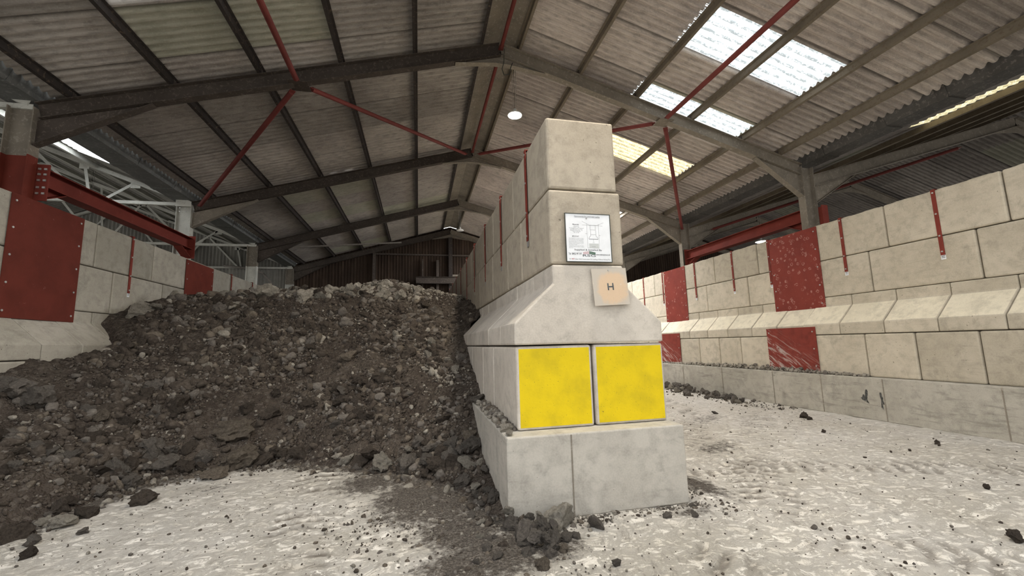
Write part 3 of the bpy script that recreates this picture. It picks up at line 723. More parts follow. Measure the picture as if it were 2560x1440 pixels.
ORD = ['first','second','third','fourth','fifth','sixth','seventh','eighth','ninth','tenth','eleventh','twelfth','thirteenth','fourteenth','fifteenth','sixteenth','seventeenth','eighteenth','nineteenth','twentieth','twenty-first','twenty-second','twenty-third','twenty-fourth']
PLR = [(7.20,8.49),(11.89,13.10),(16.65,17.9)]     # red plates on the right wall
PLL = [(7.06,8.38),(11.65,13.06),(16.45,17.75)]
GAP = [(7.46,8.15),(12.24,12.94),(17.02,17.72)]    # slots round the columns
def bay_place(i, bay, right):
    side = 'right' if right else 'left'
    n, f = ('%s from the nearer red plate, on the camera side' % ORD[i], '%s beyond the %s red plate' % (ORD[i], ['','nearer','farther','last'][bay]))
    return n if bay == 0 else f
def course(right, cuts, x0, x1, z0, cname, kind='block', **kw):
    """cuts: list of per-bay joint lists"""
    side = 'right' if right else 'left'
    for bay, js in enumerate(cuts):
        n = len(js)-1
        for i in range(n):
            a, b = js[i], js[i+1]
            idx = n-1-i if bay == 0 else i
            lab = '%s wall %s, %s' % (side, cname, bay_place(idx, bay, right))
            grp = 'blocks of the %s wall' % side
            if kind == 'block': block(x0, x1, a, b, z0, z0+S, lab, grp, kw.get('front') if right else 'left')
            else: flared((x0+x1)/2, a, b, z0, kw['wl'], kw['wr'], x1-x0, lab, grp, kw['mats'])
def halves(a, b, st=.8):
    n = max(1, round((b-a)/st)); return [a+(b-a)*i/n for i in range(n+1)]
# right wall -------------------------------------------------------
n0, n1 = RXW, RXW+.8
course(True, [[-.65,.95,2.58,4.20,5.845,7.46],[8.15,8.90,10.51,12.24],[12.94,13.75,15.4,17.02],[17.72,19.3,20.9,22.1]], n0, n1, RFH+3*S, 'top-course block', front='nibs')
course(True, [[-1.5,-.2,1.4,3.0,4.605,6.22,7.46],[8.15,9.31,10.93,12.24],[12.94,14.5,16.1,17.02],[17.72,18.5,20.1,22.1]], n0, n1, RFH+2*S, 'second-course block')
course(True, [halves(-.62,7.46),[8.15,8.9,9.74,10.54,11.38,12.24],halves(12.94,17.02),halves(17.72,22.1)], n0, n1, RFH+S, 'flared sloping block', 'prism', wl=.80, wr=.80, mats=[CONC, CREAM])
course(True, [[-.62,.2,1.05,1.92,2.86,3.70,4.556,5.39,6.205,7.46],[8.15,9.31,10.10,10.95,12.24],halves(12.94,17.02),halves(17.72,22.1)], 8.175, 8.975, RFH, 'bottom-course square block')
# left wall --------------------------------------------------------
m1, m0 = LX, LX-.8
course(False, [[4.0,5.6,7.32],[8.05,8.72,10.38,12.10],[12.82,14.2,15.8,16.88],[17.6,19.2,20.8,22.1]], m0, m1, LF+3*S, 'top-course block', front='nibs')
course(False, [[4.0,4.9,6.5,7.32],[8.05,9.21,10.79,12.10],[12.82,14.9,16.88],[17.6,20,22.1]], m0, m1, LF+2*S, 'second-course block')
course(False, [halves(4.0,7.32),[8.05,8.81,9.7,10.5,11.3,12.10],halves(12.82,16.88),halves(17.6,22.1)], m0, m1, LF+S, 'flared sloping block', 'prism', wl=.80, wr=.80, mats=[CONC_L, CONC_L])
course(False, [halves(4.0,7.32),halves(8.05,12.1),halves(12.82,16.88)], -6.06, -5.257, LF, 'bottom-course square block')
# cast infill in front of the columns
def infill(right, y0, y1, lab):
    m = MB()
    if right: x = 8.20; pts = [(x,RFH+.004),(x,RFH+S+.21),(RXW+.012,RFH+S+.60),(RXW+.012,RFH+4*S-.02),(RXW+.30,RFH+4*S-.02),(RXW+.30,RFH+.004)]
    else: x = -5.27; pts = [(x,LF+.004),(x,LF+S+.21),(LX-.012,LF+S+.60),(LX-.012,LF+4*S-.02),(LX-.30,LF+4*S-.02),(LX-.30,LF+.004)]
    m.prism(pts, 'y', y0+.004, y1-.004)
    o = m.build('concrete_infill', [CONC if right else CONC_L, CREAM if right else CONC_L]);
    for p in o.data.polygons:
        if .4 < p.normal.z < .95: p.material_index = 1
    tag(o, lab, 'concrete infill')
for right, G in ((True, GAP), (False, [(7.32,8.05),(12.10,12.82),(16.88,17.60)])):
    for (a, b), w in zip(G, ('nearer', 'farther', 'last')): infill(right, a, b, 'smooth sloping concrete infill behind the %s red plate of the %s wall' % (w, 'right' if right else 'left'))
# footings ---------------------------------------------------------
def footing(x0, x1, y0, y1, h, seams, face, lab):
    """cast kerb with shallow shutter seams on its visible face"""
    m = MB(); m.box(x0, x1, y0, y1, 0, h); o = m.build('concrete_footing', CONC_K, None, False, .012, 2)
    tag(o, lab, 'footing')
    for s in seams:
        g = MB(); g.box(face-.003, face+.003, s-.008, s+.008, .01, h-.01); g.build('shutter_seam', STEELR, o)
    return o
footing(8.014, 10.0, -.62, 22.1, RFH, [1.2,2.7,4.32,5.88,7.05,8.24,9.9,11.6], 8.013, 'long grey concrete footing kerb under the right wall')
footing(-7.05, -5.10, 4.0, 22.1, LF, [5.5,7.2], -5.099, 'concrete footing kerb under the left wall, mostly buried by the heap')
rf = [o for o in COL.objects if o.get('label', '').startswith('long grey concrete footing kerb')][0]
for (yc, zc, hy, hz) in ((6.20,.37,.075,.15),(5.93,.36,.04,.17)):
    q = MB(); pts = []
    for j in range(26):
        a = 2*math.pi*j/26; k = .8+.7*noise.fractal(Vector((math.cos(a)*1.3+yc*9, math.sin(a)*1.3, zc)), .6, 2.0, 4); pts.append((yc+hy*k*math.cos(a), zc+hz*k*math.sin(a)))
    q.prism(pts, 'x', 8.011, 8.013); q.build('black_smear', plain('smear_black', (.07,.07,.065), .8, 0, .5, 30), rf)
fo = MB(); fo.box(.754, 2.506, DYF, 22.0, 0, DF)
fo = fo.build('concrete_footing', CONC_F, None, False, .014, 2); tag(fo, 'large grey concrete footing block under the yellow-ended divider wall', 'footing')
g = MB(); g.box(1.345, 1.357, DYF-.004, DYF+.002, .0, DF-.012); sm = g.build('shutter_seam', STEELR, fo)
# divider ----------------------------------------------------------
DG = 'blocks of the divider wall'
def ordlab(i, s): return ('%s block from the front end in the %s' % (ORD[i], s))
xm = (DX0+DX1)/2
for i, (a, b) in enumerate(zip(*(lambda c: (c[:-1], c[1:]))([DY,5.53,7.15,8.78,10.4,12.0,13.6,15.2,16.8,18.4,20.0,21.6]))):
    block(DN0, DN1, a, b, DF+3*S, DF+4*S, 'topmost front block of the divider wall, blank square end' if i == 0 else ordlab(i, "divider wall's top course"), DG, 'stack')
for i, (a, b) in enumerate(zip(*(lambda c: (c[:-1], c[1:]))([DY-.01,5.08,5.93,7.2,8.8,10.4,12.0,13.6,15.2,16.8,18.4,20.0,21.6]))):
    block(DN0-.015, DN1+.015, a, b, DF+2*S, DF+3*S, 'front block of the divider wall that carries the white printed sign' if i == 0 else ordlab(i, "divider wall's second course"), DG, 'stack')
cj = [DY-.02,4.6,5.42]+list(np.arange(6.22, 21.7, .8))
for i, (a, b) in enumerate(zip(cj[:-1], cj[1:])):
    flared((DN0+DN1)/2, a, b, DF+S, (DN0+DN1)/2-DX0+.01, DX1-(DN0+DN1)/2-.0, DN1-DN0+.0, 'flared front block of the divider wall above the yellow ends' if i == 0 else ordlab(i, "divider wall's flared course"), DG, [CONC_D, CONC_D])
for nm, x0, x1 in (('left', DX0, xm-.012), ('right', xm+.012, DX1)):
    js = [DY,5.15,6.0,7.2,8.4,9.6,10.8,12.0,13.6,15.2,16.8,18.4,20.0,21.6]
    if nm == 'right': js[0] = DY+.0
    for i, (a, b) in enumerate(zip(js[:-1], js[1:])):
        block(x0, x1, a, b, DF, DF+S, 'yellow painted %s end block of the divider wall' % nm if i == 0 else ordlab(i, "divider wall's bottom %s row" % nm), DG, 'yellow' if i == 0 else 'plain', .002)

# ------------------------------------------------------------------ red straps hooked over the wall tops
def strap(x, y, ztop, sgn, ln, lab, group, tagcol=True, tilt=0.0):
    """sgn = direction (along x) the strap faces"""
    t = .010; w = .03
    m = MB(); e_x = x+sgn*.002
    m.prism([(e_x,ztop-ln),(e_x+sgn*t,ztop-ln),(e_x+sgn*t,ztop+t),(e_x-sgn*.16,ztop+t),(e_x-sgn*.16,ztop),(e_x,ztop)], 'y', y-w, y+w)
    o = m.build('steel_strap', RED); tag(o, lab, 'strap', group)
    for dz in (.05, .42, .80, ln-.06):
        b = MB(); q = 8
        pts = [(y+.015*math.cos(2*math.pi*i/q), ztop-dz+.015*math.sin(2*math.pi*i/q)) for i in range(q)]
        xa = e_x+sgn*t; b.prism(pts, 'x', min(xa, xa+sgn*.009), max(xa, xa+sgn*.009)); b.build('bolt', BOLT, o)
    if tagcol:
        b = MB(); xa = e_x; b.box(min(xa,xa+sgn*.004), max(xa,xa+sgn*.004), y-.034, y+.034, ztop-ln-.075, ztop-ln-.002); p = b.build('load_tag', WSIGN if tagcol != 2 else BOLT, o)
        if tagcol == 2: return
        for k, (za, zb) in enumerate(((.012,.026),(.040,.050))):
            b = MB(); xb = e_x+sgn*.004; b.box(min(xb,xb+sgn*.001), max(xb,xb+sgn*.001), y-.024, y+.024, ztop-ln-zb, ztop-ln-za); b.build('print', INK, p)
RL = ['red strap on the right wall nearest the right picture edge', 'second red strap on the right wall from the picture edge', 'red strap on the right wall just left of the nearer red plate', 'first red strap between the two red plates of the right wall',
      'second red strap between the two right-wall plates', 'red strap on the right wall at the farther red plate', 'first red strap beyond the farther right-wall plate', 'second red strap beyond the farther right-wall plate']
for y, l in zip((5.05,6.67,8.53,9.78,11.41,13.20,14.50,16.1), RL): strap(RXW-.004, y, RFH+4*S-.004, -1, 1.13, l, 'red steel straps on the walls')
for y, l in zip((9.66,14.24,15.9), ('red strap on the left wall between its two red plates', 'first red strap beyond the farther left-wall plate', 'second red strap beyond the farther left-wall plate')): strap(LX+.004, y, LF+4*S-.004, 1, 1.15, l, 'red steel straps on the walls')
for i, y in enumerate((4.735,6.37,8.0,9.63,11.25,12.88,14.5,16.1,17.7)):
    strap(DN0-.016, y, DF+4*S-.004, -1, 1.15, '%s red strap back from the front end of the divider wall' % ORD[i], 'red steel straps on the walls', 2)

# ------------------------------------------------------------------ red steel cover plates
def plate(x, y0, y1, z0, z1, sgn, lab, mat=REDP, bolts=True):
    m = MB(); m.box(min(x,x+sgn*.01), max(x,x+sgn*.01), y0, y1, z0, z1); o = m.build('steel_plate', mat); tag(o, lab, 'steel plate', 'red steel cover plates')
    if not bolts: return
    n = 5 if z1-z0 > 1.2 else 3
    for yy in (y0+.07, y1-.07):
        for i in range(n):
            zz = z0+.1+(z1-z0-.2)*i/(n-1); q = 8; xa = x+sgn*.01
            b = MB(); b.prism([(yy+.016*math.cos(2*math.pi*j/q), zz+.016*math.sin(2*math.pi*j/q)) for j in range(q)], 'x', min(xa,xa+sgn*.008), max(xa,xa+sgn*.008)); b.build('bolt', BOLT, o)
def scratchmat():
    m = NT('scratched_red_plate'); c = m.obj(False); x, y, z = m.xyz(c)
    d = m.math('ADD', m.math('MULTIPLY', y, .62), m.math('MULTIPLY', z, -1.0)); al = m.math('ADD', y, m.math('MULTIPLY', z, .62))
    v = m.n('ShaderNodeCombineXYZ', {0: 0.0, 1: m.math('MULTIPLY', d, 8.0), 2: m.math('MULTIPLY', al, 1.1)}).outputs[0]
    n1 = m.noise(v, 1.7, 6, .7, .8); n2 = m.noise(c, 6, 4)
    msk = m.math('MULTIPLY', m.step(n1, .50, .62), m.step(m.math('ADD', d, m.math('MULTIPLY', n2, .3)), -.62, -.1))
    col = m.mix(m.step(n2, .4, .7), (.205,.040,.029), (.16,.032,.024))
    col = m.mix(m.math('MULTIPLY', msk, .75), col, (.48,.42,.39))
    return m.fin(col, .65, 0, .12)
SCR = scratchmat()
plate(RXW-.006, *PLR[0], 2.13, 3.93, -1, 'nearer upper red plate on the right wall, marked with pale scuffs', REDS)
plate(RXW-.006, *PLR[1], 2.13, 3.93, -1, 'farther upper red plate on the right wall', REDS)
plate(RXW-.006, *PLR[2], 2.13, 3.93, -1, 'last upper red plate at the far end of the right wall')
plate(8.168, 7.165, 8.43, .80, 1.72, -1, 'nearer lower red plate on the right wall with diagonal white scratches', SCR)
plate(8.168, 11.86, 13.1, .80, 1.72, -1, 'farther lower plate on the right wall, scraped almost grey', SCR)
plate(LX+.006, *PLL[0], 2.085, 3.868, 1, 'big nearer red plate on the left wall')
plate(LX+.006, *PLL[1], 2.085, 3.84, 1, 'farther red plate on the left wall, half buried by the heap')
plate(LX+.006, *PLL[2], 2.085, 3.84, 1, 'last red plate at the far end of the left wall', bolts=False)

# ------------------------------------------------------------------ signs on the divider's end
def textmesh(body, w, h, mat, parent, x, z, y, name='lettering', align='C', bold=False, under=False):
    """lettering scaled to width w and cap height h, centred on x (or left aligned), base line z, standing on the sign's face y"""
    cu = bpy.data.curves.new('t', 'FONT'); cu.body = body; cu.size = 1.0; cu.extrude = 0; cu.resolution_u = 3
    if bold: cu.offset = .018
    to = bpy.data.objects.new('t', cu); COL.objects.link(to)
    dg = bpy.context.evaluated_depsgraph_get(); me = bpy.data.meshes.new_from_object(to.evaluated_get(dg)); bpy.data.objects.remove(to)
    co = np.array([v.co[:] for v in me.vertices]); x0, x1 = co[:,0].min(), co[:,0].max()
    sx = w/(x1-x0); sz = h/.69
    cx = x if align == 'C' else x+w/2
    me2 = bpy.data.meshes.new(name)
    pw = world_loc(parent)
    vs = [((p[0]-(x0+x1)/2)*sx+cx-pw.x, y-pw.y, p[1]*sz+z-pw.z) for p in co]
    me2.from_pydata(vs, [], [tuple(p.vertices) for p in me.polygons]); me2.materials.append(mat); bpy.data.meshes.remove(me)
    o = bpy.data.objects.new(name, me2); COL.objects.link(o); o.parent = parent
    return o
def rsg():
    y = DY-.012-.020; x0, x1, z0, z1 = 1.458, 1.945, 2.346, 2.843
    e = empty('printed_sign', ((x0+x1)/2, y, z0), 'white printed sign with wall drawing on the second block of the divider end', 'sign')
    m = MB(); m.box(x0, x1, y, y+.006, z0, z1); m.build('board', WSIGN, e)
    m = MB(); f = .007
    for a in ((x0-f,x1+f,z0-f,z0),(x0-f,x1+f,z1,z1+f),(x0-f,x0,z0,z1),(x1,x1+f,z0,z1)): m.box(a[0], a[1], y-.004, y+.010, a[2], a[3])
    m.build('frame', DARKST, e)
    W = x1-x0; Hh = z1-z0; yt = y-.0012
    X = lambda u: x0+W*u; Zz = lambda v: z1-Hh*v      # u,v from the top left corner
    textmesh('Recommended Bin LIMITS Bulk Loading', W*.57, .0135, INK, e, X(.49), Zz(.062), yt)
    m = MB(); m.box(X(.205), X(.775), yt, yt+.001, Zz(.072), Zz(.069)); m.build('underline', INK, e)
    m = MB(); m.prism([(X(.47)+.008*math.cos(t*math.pi/6), Zz(.09)+.008*math.sin(t*math.pi/6)) for t in range(12)], 'y', yt-.004, yt+.001); m.build('fixing_screw', BOLT, e)
    textmesh('Materials', W*.14, .012, INK, e, X(.225), Zz(.235), yt, bold=True)
    for i, (s, w) in enumerate((('Density 2.0', .11), ('Angle 35 deg', .13), ('Surcharge  Level  Heaped', .32), ('Loading From One Side', .27), ('Maximum Fill Height  4m', .28), ('Top Of Blocks', .18), ('No Surge', .12))):
        textmesh(s, W*w, .0068, INK, e, X(.235), Zz(.262+.0235*i), yt)
    textmesh('IMPORTANT', W*.15, .011, INK, e, X(.21), Zz(.487), yt, bold=True)
    para = ['Walls are designed for the material shown above', 'only and must not be overfilled', 'Do not strike the wall with loading plant or', 'drag the bucket along the face of the blocks.', 'Inspect the straps and blocks every month for', 'movement, cracks and damage, and report at', 'once to the site manager.', 'Loose blocks must be made safe before', 'any further loading is carried out in the bay', 'See drawing.']
    for i, s in enumerate(para): textmesh(s, W*(.33 if len(s) > 30 else .33*len(s)/44), .0056, INK, e, X(.055), Zz(.522+.0225*i), yt, align='L')
    d = MB()
    def ln(u0, v0, u1, v1, t=.0016):
        p0 = Vector((X(u0), yt+.0004, Zz(v0))); p1 = Vector((X(u1), yt+.0004, Zz(v1))); dd = (p1-p0).normalized(); nn = Vector((-dd.z, 0, dd.x))*t/2
        d.add([p0-nn, p1-nn, p1+nn, p0+nn], [(0,1,2,3)])
    for s in ((.365,.15,.53,.23),(.71,.23,.86,.165),(.53,.23,.71,.23),(.37,.232,.83,.240),(.47,.20,.475,.715),(.74,.20,.735,.715),(.475,.715,.735,.715)): ln(*s)
    for s in ((.545,.23,.548,.33),(.665,.23,.662,.33),(.548,.33,.662,.33),(.552,.33,.552,.43),(.668,.33,.668,.43),(.552,.43,.668,.43)): ln(*s, t=.0022)
    for s in ((.552,.43,.552,.455),(.668,.43,.668,.455),(.552,.455,.51,.505),(.668,.455,.715,.505),(.51,.505,.51,.525),(.715,.505,.715,.525)): ln(*s, t=.0024)
    for s in ((.508,.527,.717,.527),): ln(*s, t=.005)
    for s in ((.61,.53,.61,.60),(.585,.605,.635,.605)): ln(*s)
    d.build('wall_drawing', INK, e)
    m = MB(); m.box(X(.51), X(.722), yt+.0002, yt+.001, Zz(.715), Zz(.62)); m.build('footing_drawing', FILL, e)
    textmesh('4m', .02, .006, INK, e, X(.455), Zz(.42), yt); textmesh('4m', .02, .006, INK, e, X(.755), Zz(.45), yt); textmesh('Footing', .04, .006, INK, e, X(.61), Zz(.69), yt-.0004)
    textmesh('Supplied & Installed By', W*.62, .0155, INK, e, X(.48), Zz(.772), yt, bold=True)
    textmesh('Tel  08452 997 597', W*.29, .020, INK, e, X(.185), Zz(.862), yt, bold=True)
    textmesh('www.rsgstructures.co.uk', W*.32, .017, INK, e, X(.81), Zz(.868), yt, bold=True)
    textmesh('RSG', W*.29, .022, INK, e, X(.495), Zz(.898), yt, bold=True)
    # logo: stack of striped blocks seen on the corner
    a = MB(); b = MB()
    for i in range(5):
        v = i/5.0; zc0 = .782+.066*v; hh = .0095
        zl = .806+.048*v
        a.add([(X(.36),yt,Zz(zl)),(X(.495),yt,Zz(zc0)),(X(.495),yt,Zz(zc0+hh)),(X(.36),yt,Zz(zl+hh*.8))], [(0,1,2,3)])
        b.add([(X(.497),yt,Zz(zc0)),(X(.64),yt,Zz(zl+.003)),(X(.64),yt,Zz(zl+hh*.8+.003)),(X(.497),yt,Zz(zc0+hh))], [(0,1,2,3)])
    a.build('logo_left', PINK, e); b.build('logo_right', GREEN, e)
    textmesh('Do', W*.035, .014, INK, e, X(.055), Zz(.965), yt, align='L')
    textmesh('NOT', W*.06, .014, REDINK, e, X(.105), Zz(.965), yt, align='L', bold=True)
    textmesh('Alter Wall Construction Or Loadings Without Asking First', W*.79, .014, INK, e, X(.18), Zz(.968), yt, align='L')
rsg()
def hsign_():
    c = (1.908, DY-.047, 2.086)
    e = empty('letter_sign', c, 'small worn peach and grey sign lettered H hanging crookedly on the flared end block', 'sign')
    e.rotation_euler = (math.radians(-3.0), math.radians(-2.4), 0)
    w, h = .385, .380
    m = MB(); m.box(c[0]-w/2, c[0]+w/2, c[1], c[1]+.004, c[2]-h/2, c[2]+h/2); m.build('board', HSIGN, e)
    m = MB(); yt = c[1]-.0015; zo = .0
    for a, b, z0, z1 in ((-.034,-.020,-.036,.036),(.020,.034,-.036,.036),(-.022,.022,-.007,.006)): m.box(c[0]+a, c[0]+b, yt, yt+.001, c[2]+z0+zo, c[2]+z1+zo)
    l = m.build('letter', plain('letter_blue_grey', (.085,.095,.10), .6, 0, .3), e)
    m = MB(); m.prism([(c[0]-.005+.008*math.cos(t*math.pi/5), c[2]+.172+.008*math.sin(t*math.pi/5)) for t in range(10)], 'y', c[1]-.006, c[1]+.04); m.build('fixing_screw', BOLT, e)
hsign_()

# ------------------------------------------------------------------ rocks
def ico(sub):
    bm = bmesh.new(); bmesh.ops.create_icosphere(bm, subdivisions=sub, radius=1.0)
    V = np.array([v.co[:] for v in bm.verts]); F = np.array([[v.index for v in f.verts] for f in bm.faces]); bm.free(); return V, F
ICO = {1: ico(1), 2: ico(2), 3: ico(3), 4: ico(4)}
def rockshape(sub, seed, flat=1.0, rough=.12):
    r = np.random.default_rng(seed); V, F = ICO[sub]; V = V.copy()
    for _ in range(12 if sub > 1 else 6):
        n = r.normal(size=3); n /= np.linalg.norm(n); d = r.uniform(.46, .82); s = V@n; k = np.clip(s-d, 0, None)
        V -= k[:,None]*n*.97
    V *= np.array([r.uniform(1.0,1.4), r.uniform(.95,1.25), r.uniform(.85,1.15)*flat])
    if sub >= 3:
        o = r.uniform(0, 50, 3); amp = rough
        D = np.array([noise.fractal(Vector(v*1.7+o), .75, 2.1, 6) for v in V])
        V = V*(1+amp*D[:,None])
    return V, F
RM = []
for i in range(16):
    V, F = rockshape(4, 100+i, 1.05 if i % 3 else .85, .30)
    ms = []
    for t in range(4):
        me = bpy.data.meshes.new('rock'); me.from_pydata(V.tolist(), [], F.tolist()); me.materials.append(ROCK[t]); ms.append(me)
        bm = bmesh.new(); bm.from_mesh(me); 
        for f in bm.faces: f.smooth = True
        for e_ in bm.edges:
            if len(e_.link_faces) == 2 and e_.calc_face_angle(0) > .6: e_.smooth = False
        bm.to_mesh(me); bm.free()
    RM.append(ms)
def rock(x, y, z, r, tone, lab, group=None, idx=None, sink=.35, name='rock', sq=None):
    i = RNG.integers(0, 16) if idx is None else idx
    o = bpy.data.objects.new(name, RM[int(i)][tone]); COL.objects.link(o)
    o.scale = (r, r*RNG.uniform(.85,1.1), r*(RNG.uniform(.75,1.05) if sq is None else sq)); o.rotation_euler = (RNG.uniform(-.8,.8) if sq is None else RNG.uniform(-.2,.2), RNG.uniform(-.8,.8) if sq is None else RNG.uniform(-.2,.2), RNG.uniform(0,6.28))
    o.location = (x, y, z+r*sink)
    return tag(o, lab, 'rock', group)
def h1(x, y): return float(heap(np.array([x]), np.array([y]))[0])
TONE = ['dark grey', 'mid grey', 'pale', 'brown']
ROCKS=[
(0.75,3.62,0.09,1,'grey boulder against the lower left corner of the divider footing'),
(0.85,3.4,0.12,0,'largest dark boulder in the loose pile before the divider footing'),
(1.02,3.33,0.075,0,'dark rock between two pale stones at the divider footing'),
(1.14,3.31,0.063,1,0),
(1.09,3.31,0.047,1,0),
(0.97,3.22,0.075,1,'rounded grey rock at the right front of the loose pile'),
(0.89,3.32,0.056,0,0),
(0.76,3.29,0.055,0,0),
(0.95,3.11,0.049,0,0),
(0.78,3.15,0.049,1,0),
(0.57,3.16,0.057,1,"light grey block-shaped rock left of the loose pile, near the picture's bottom"),
(0.5,3.31,0.048,0,0),
(1.06,3.15,0.047,3,'small brown-topped rock at the right edge of the loose pile'),
(1.45,3.45,0.087,1,'lone round rock standing in front of the divider footing'),
(1.22,3.3,0.041,1,0),
(0.85,2.97,0.072,3,'lumpy brown rock lying in front of the loose pile'),
(1.34,2.87,0.036,0,'small grey rock alone on pale dust below the footing'),
(0.64,3.05,0.033,2,'flat white stone in front of the loose pile'),
(0.54,3.78,0.045,2,'white angular stone on dark soil left of the footing'),
(1.05,3.42,0.039,2,0),
(0.92,3.61,0.047,1,0),
(0.99,3.57,0.03,2,0),
(0.96,3.32,0.037,0,0),
(0.59,3.47,0.041,0,0),
(0.54,3.45,0.041,0,0),
(0.4,3.15,0.034,1,0),
(2.47,3.58,0.037,0,'small dark rock at the right corner of the divider footing'),
(2.36,3.41,0.042,0,"dark rock on dust just off the footing's right corner"),
(2.11,3.46,0.042,1,0),
(-2.77,5.28,0.141,0,'lone dark wedge-shaped rock on the pale floor left of centre'),
(-3.35,4.61,0.122,0,"large dark rock at the heap's toe by the left picture edge"),
(-3.12,4.49,0.067,1,0),
(-2.96,4.22,0.05,0,'small dark rock alone near the lower left corner'),
(-2.41,6.05,0.168,3,"brown oval boulder in front of the big slab at the heap's toe"),
(-2.31,6.43,0.256,3,'biggest pale brown slab at the toe of the heap'),
(-2.76,6.43,0.136,1,0),
(-3.07,6.23,0.169,1,"grey boulder left of the big slab at the heap's toe"),
(-2.88,6.27,0.096,0,0),
(-2.73,6.32,0.087,0,0),
(-3.13,6.46,0.094,1,0),
(-3.39,5.92,0.13,1,0),
(-2.1,6.51,0.12,0,0),
(-1.81,6.39,0.075,3,"small olive-brown rock on pale floor at the heap's toe"),
(-2.03,6.45,0.108,0,0),
(-1.82,6.51,0.099,0,0),
(-1.59,6.41,0.142,0,"large dark oval rock at the heap's toe right of the slab"),
(-2.54,6.86,0.229,3,'brown slab halfway up the lower heap face'),
(-2.69,6.85,0.102,0,0),
(-2.97,6.52,0.095,0,0),
(-3.35,6.45,0.144,1,0),
(-0.93,6.04,0.105,2,'pale cream rock at the left end of the toe boulders near the divider'),
(-0.71,5.88,0.124,0,0),
(-0.6,5.92,0.146,0,0),
(-0.42,5.65,0.12,2,'grey rock with a whitish top among the toe boulders'),
(-0.14,5.45,0.166,1,'largest boulder among those at the toe left of the divider'),
(0.09,5.34,0.106,1,0),
(-0.13,5.74,0.057,2,0),
(0.17,5.51,0.11,1,0),
(0.25,5.23,0.071,0,0),
(0.14,5.19,0.056,0,0),
(-0.76,5.78,0.07,1,0),
(0.07,5.14,0.083,0,0),
(0.54,4.94,0.091,2,"pale upright rock beside the divider footing's left face"),
(0.67,4.83,0.058,2,0),
(0.46,4.68,0.094,1,0),
(0.58,4.46,0.066,2,'tan leaning slab beside the divider footing'),
(0.71,4.67,0.061,1,0),
(0.67,4.29,0.071,0,0),
(0.72,4.11,0.076,1,"tall grey-brown rock propped on the footing's left side"),
(0.75,4.29,0.052,2,0),
(0.6,4.16,0.05,1,0),
(0.31,4.71,0.068,0,0),
(0.56,4.35,0.048,0,0),
(0.47,3.93,0.046,1,0),
(0.48,3.51,0.038,2,0),
(-3.12,4.81,0.109,2,"pale flat rock at the heap's toe, lower left"),
(-3.09,4.98,0.099,0,0),
(-3.32,4.87,0.073,2,0),
(-3.38,5.13,0.093,0,0),
(-3.4,5.22,0.071,0,0),
(-3.42,4.81,0.064,0,0),
(-3.35,5.54,0.094,1,0),
(-2.84,4.57,0.049,1,0),
(-4.84,6.43,0.197,1,'large pale grey block high on the heap at the left picture edge'),
(-4.92,6.39,0.146,1,0),
(-4.61,6.42,0.168,1,0),
(-4.29,5.69,0.112,1,0),
(-4.08,5.53,0.092,0,0),
(-3.94,5.72,0.096,1,0),
(-2.53,7.22,0.122,0,0),
(-2.2,7.17,0.158,0,'large dark round rock mid-way up the heap'),
(-3.41,7.08,0.162,0,0),
(-1.26,8.19,0.176,3,'tan rock on the upper right face of the heap'),
(-0.35,7.08,0.103,2,'white rock on the right face of the heap'),
(0.26,8.38,0.11,2,0),
(0.52,7.67,0.116,2,0),
(-0.13,6.91,0.114,1,0),
(0.23,5.76,0.074,0,0),
(-1.9,7.09,0.061,2,'small white stone in the middle of the heap'),
(-3.42,7.96,0.107,2,0),
(-5.29,9.37,0.201,2,'pale boulder on the heap crest beside the left wall'),
(-5.12,9.54,0.143,2,0),
(-4.29,10.5,0.181,2,0),
(-3.41,10.43,0.275,2,"largest pale boulder on the heap's crest"),
(-3.78,10.41,0.163,2,0),
(-2.88,10.41,0.148,2,0),
(-2.56,10.23,0.238,2,0),
(-2.06,10.7,0.195,2,0),
(-1.68,10.6,0.156,2,0),
(-2.23,10.25,0.185,2,0),
(-1.1,10.84,0.141,2,0),
(-0.8,10.76,0.201,2,0),
(-0.31,10.76,0.142,2,0),
(-0.07,10.87,0.155,2,0),
(-0.85,10.21,0.228,2,0),
(-0.44,10.38,0.156,2,0),
(-1.54,10.29,0.132,2,0),
(1.15,9.89,0.153,2,0),
(-0.44,8.7,0.097,2,0),
(0.21,8.16,0.107,2,0),
(0.67,7.03,0.08,1,0),
(-3.01,7.33,0.085,0,0),
(-3.91,6.99,0.123,0,0),
(-4.35,7.1,0.113,0,0),
(-3.67,6.39,0.091,0,0),
(-3.39,6.3,0.08,1,0),
(-3.63,5.89,0.091,1,0),
(-3.85,5.56,0.084,1,0),
(-1.58,7.27,0.076,0,0),
(-1.11,6.51,0.08,0,0),
(-0.67,6.67,0.083,0,0),
(-2.25,7.56,0.091,0,0),
]

def ground(x, y): return max(0.0, h1(x, y)) if x < 1.0 else 0.0
for x, y, r, t, l in ROCKS:
    z = ground(x, y); on = z > .12
    dv = 0.0
    xx = x
    if x < .74 and x > .5 and y > DYF: xx = min(x, .754-r*.75)
    if x >= .74 and DYF-.02-r*.8 < y: y = DYF-.02-r*.8
    if on: lab = l or 'ordinary %s rock half sunk in the earth heap' % TONE[t]; grp = 'rocks embedded in the heap'
    elif x > .3: lab = l or 'ordinary %s rock in the loose pile by the divider footing' % TONE[max(t, 1)]; grp = 'loose rocks by the divider footing'
    else: lab = l or 'ordinary %s rock along the toe of the heap' % TONE[t]; grp = 'rocks along the heap toe'
    if not on and x > .3 and t == 0: t = 1
    sq = .7 if l and ('slab' in l or 'flat' in l) else None
    rock(xx, y, z, r*.92, t, lab, grp, None, .28 if on else .42, 'rock', sq)
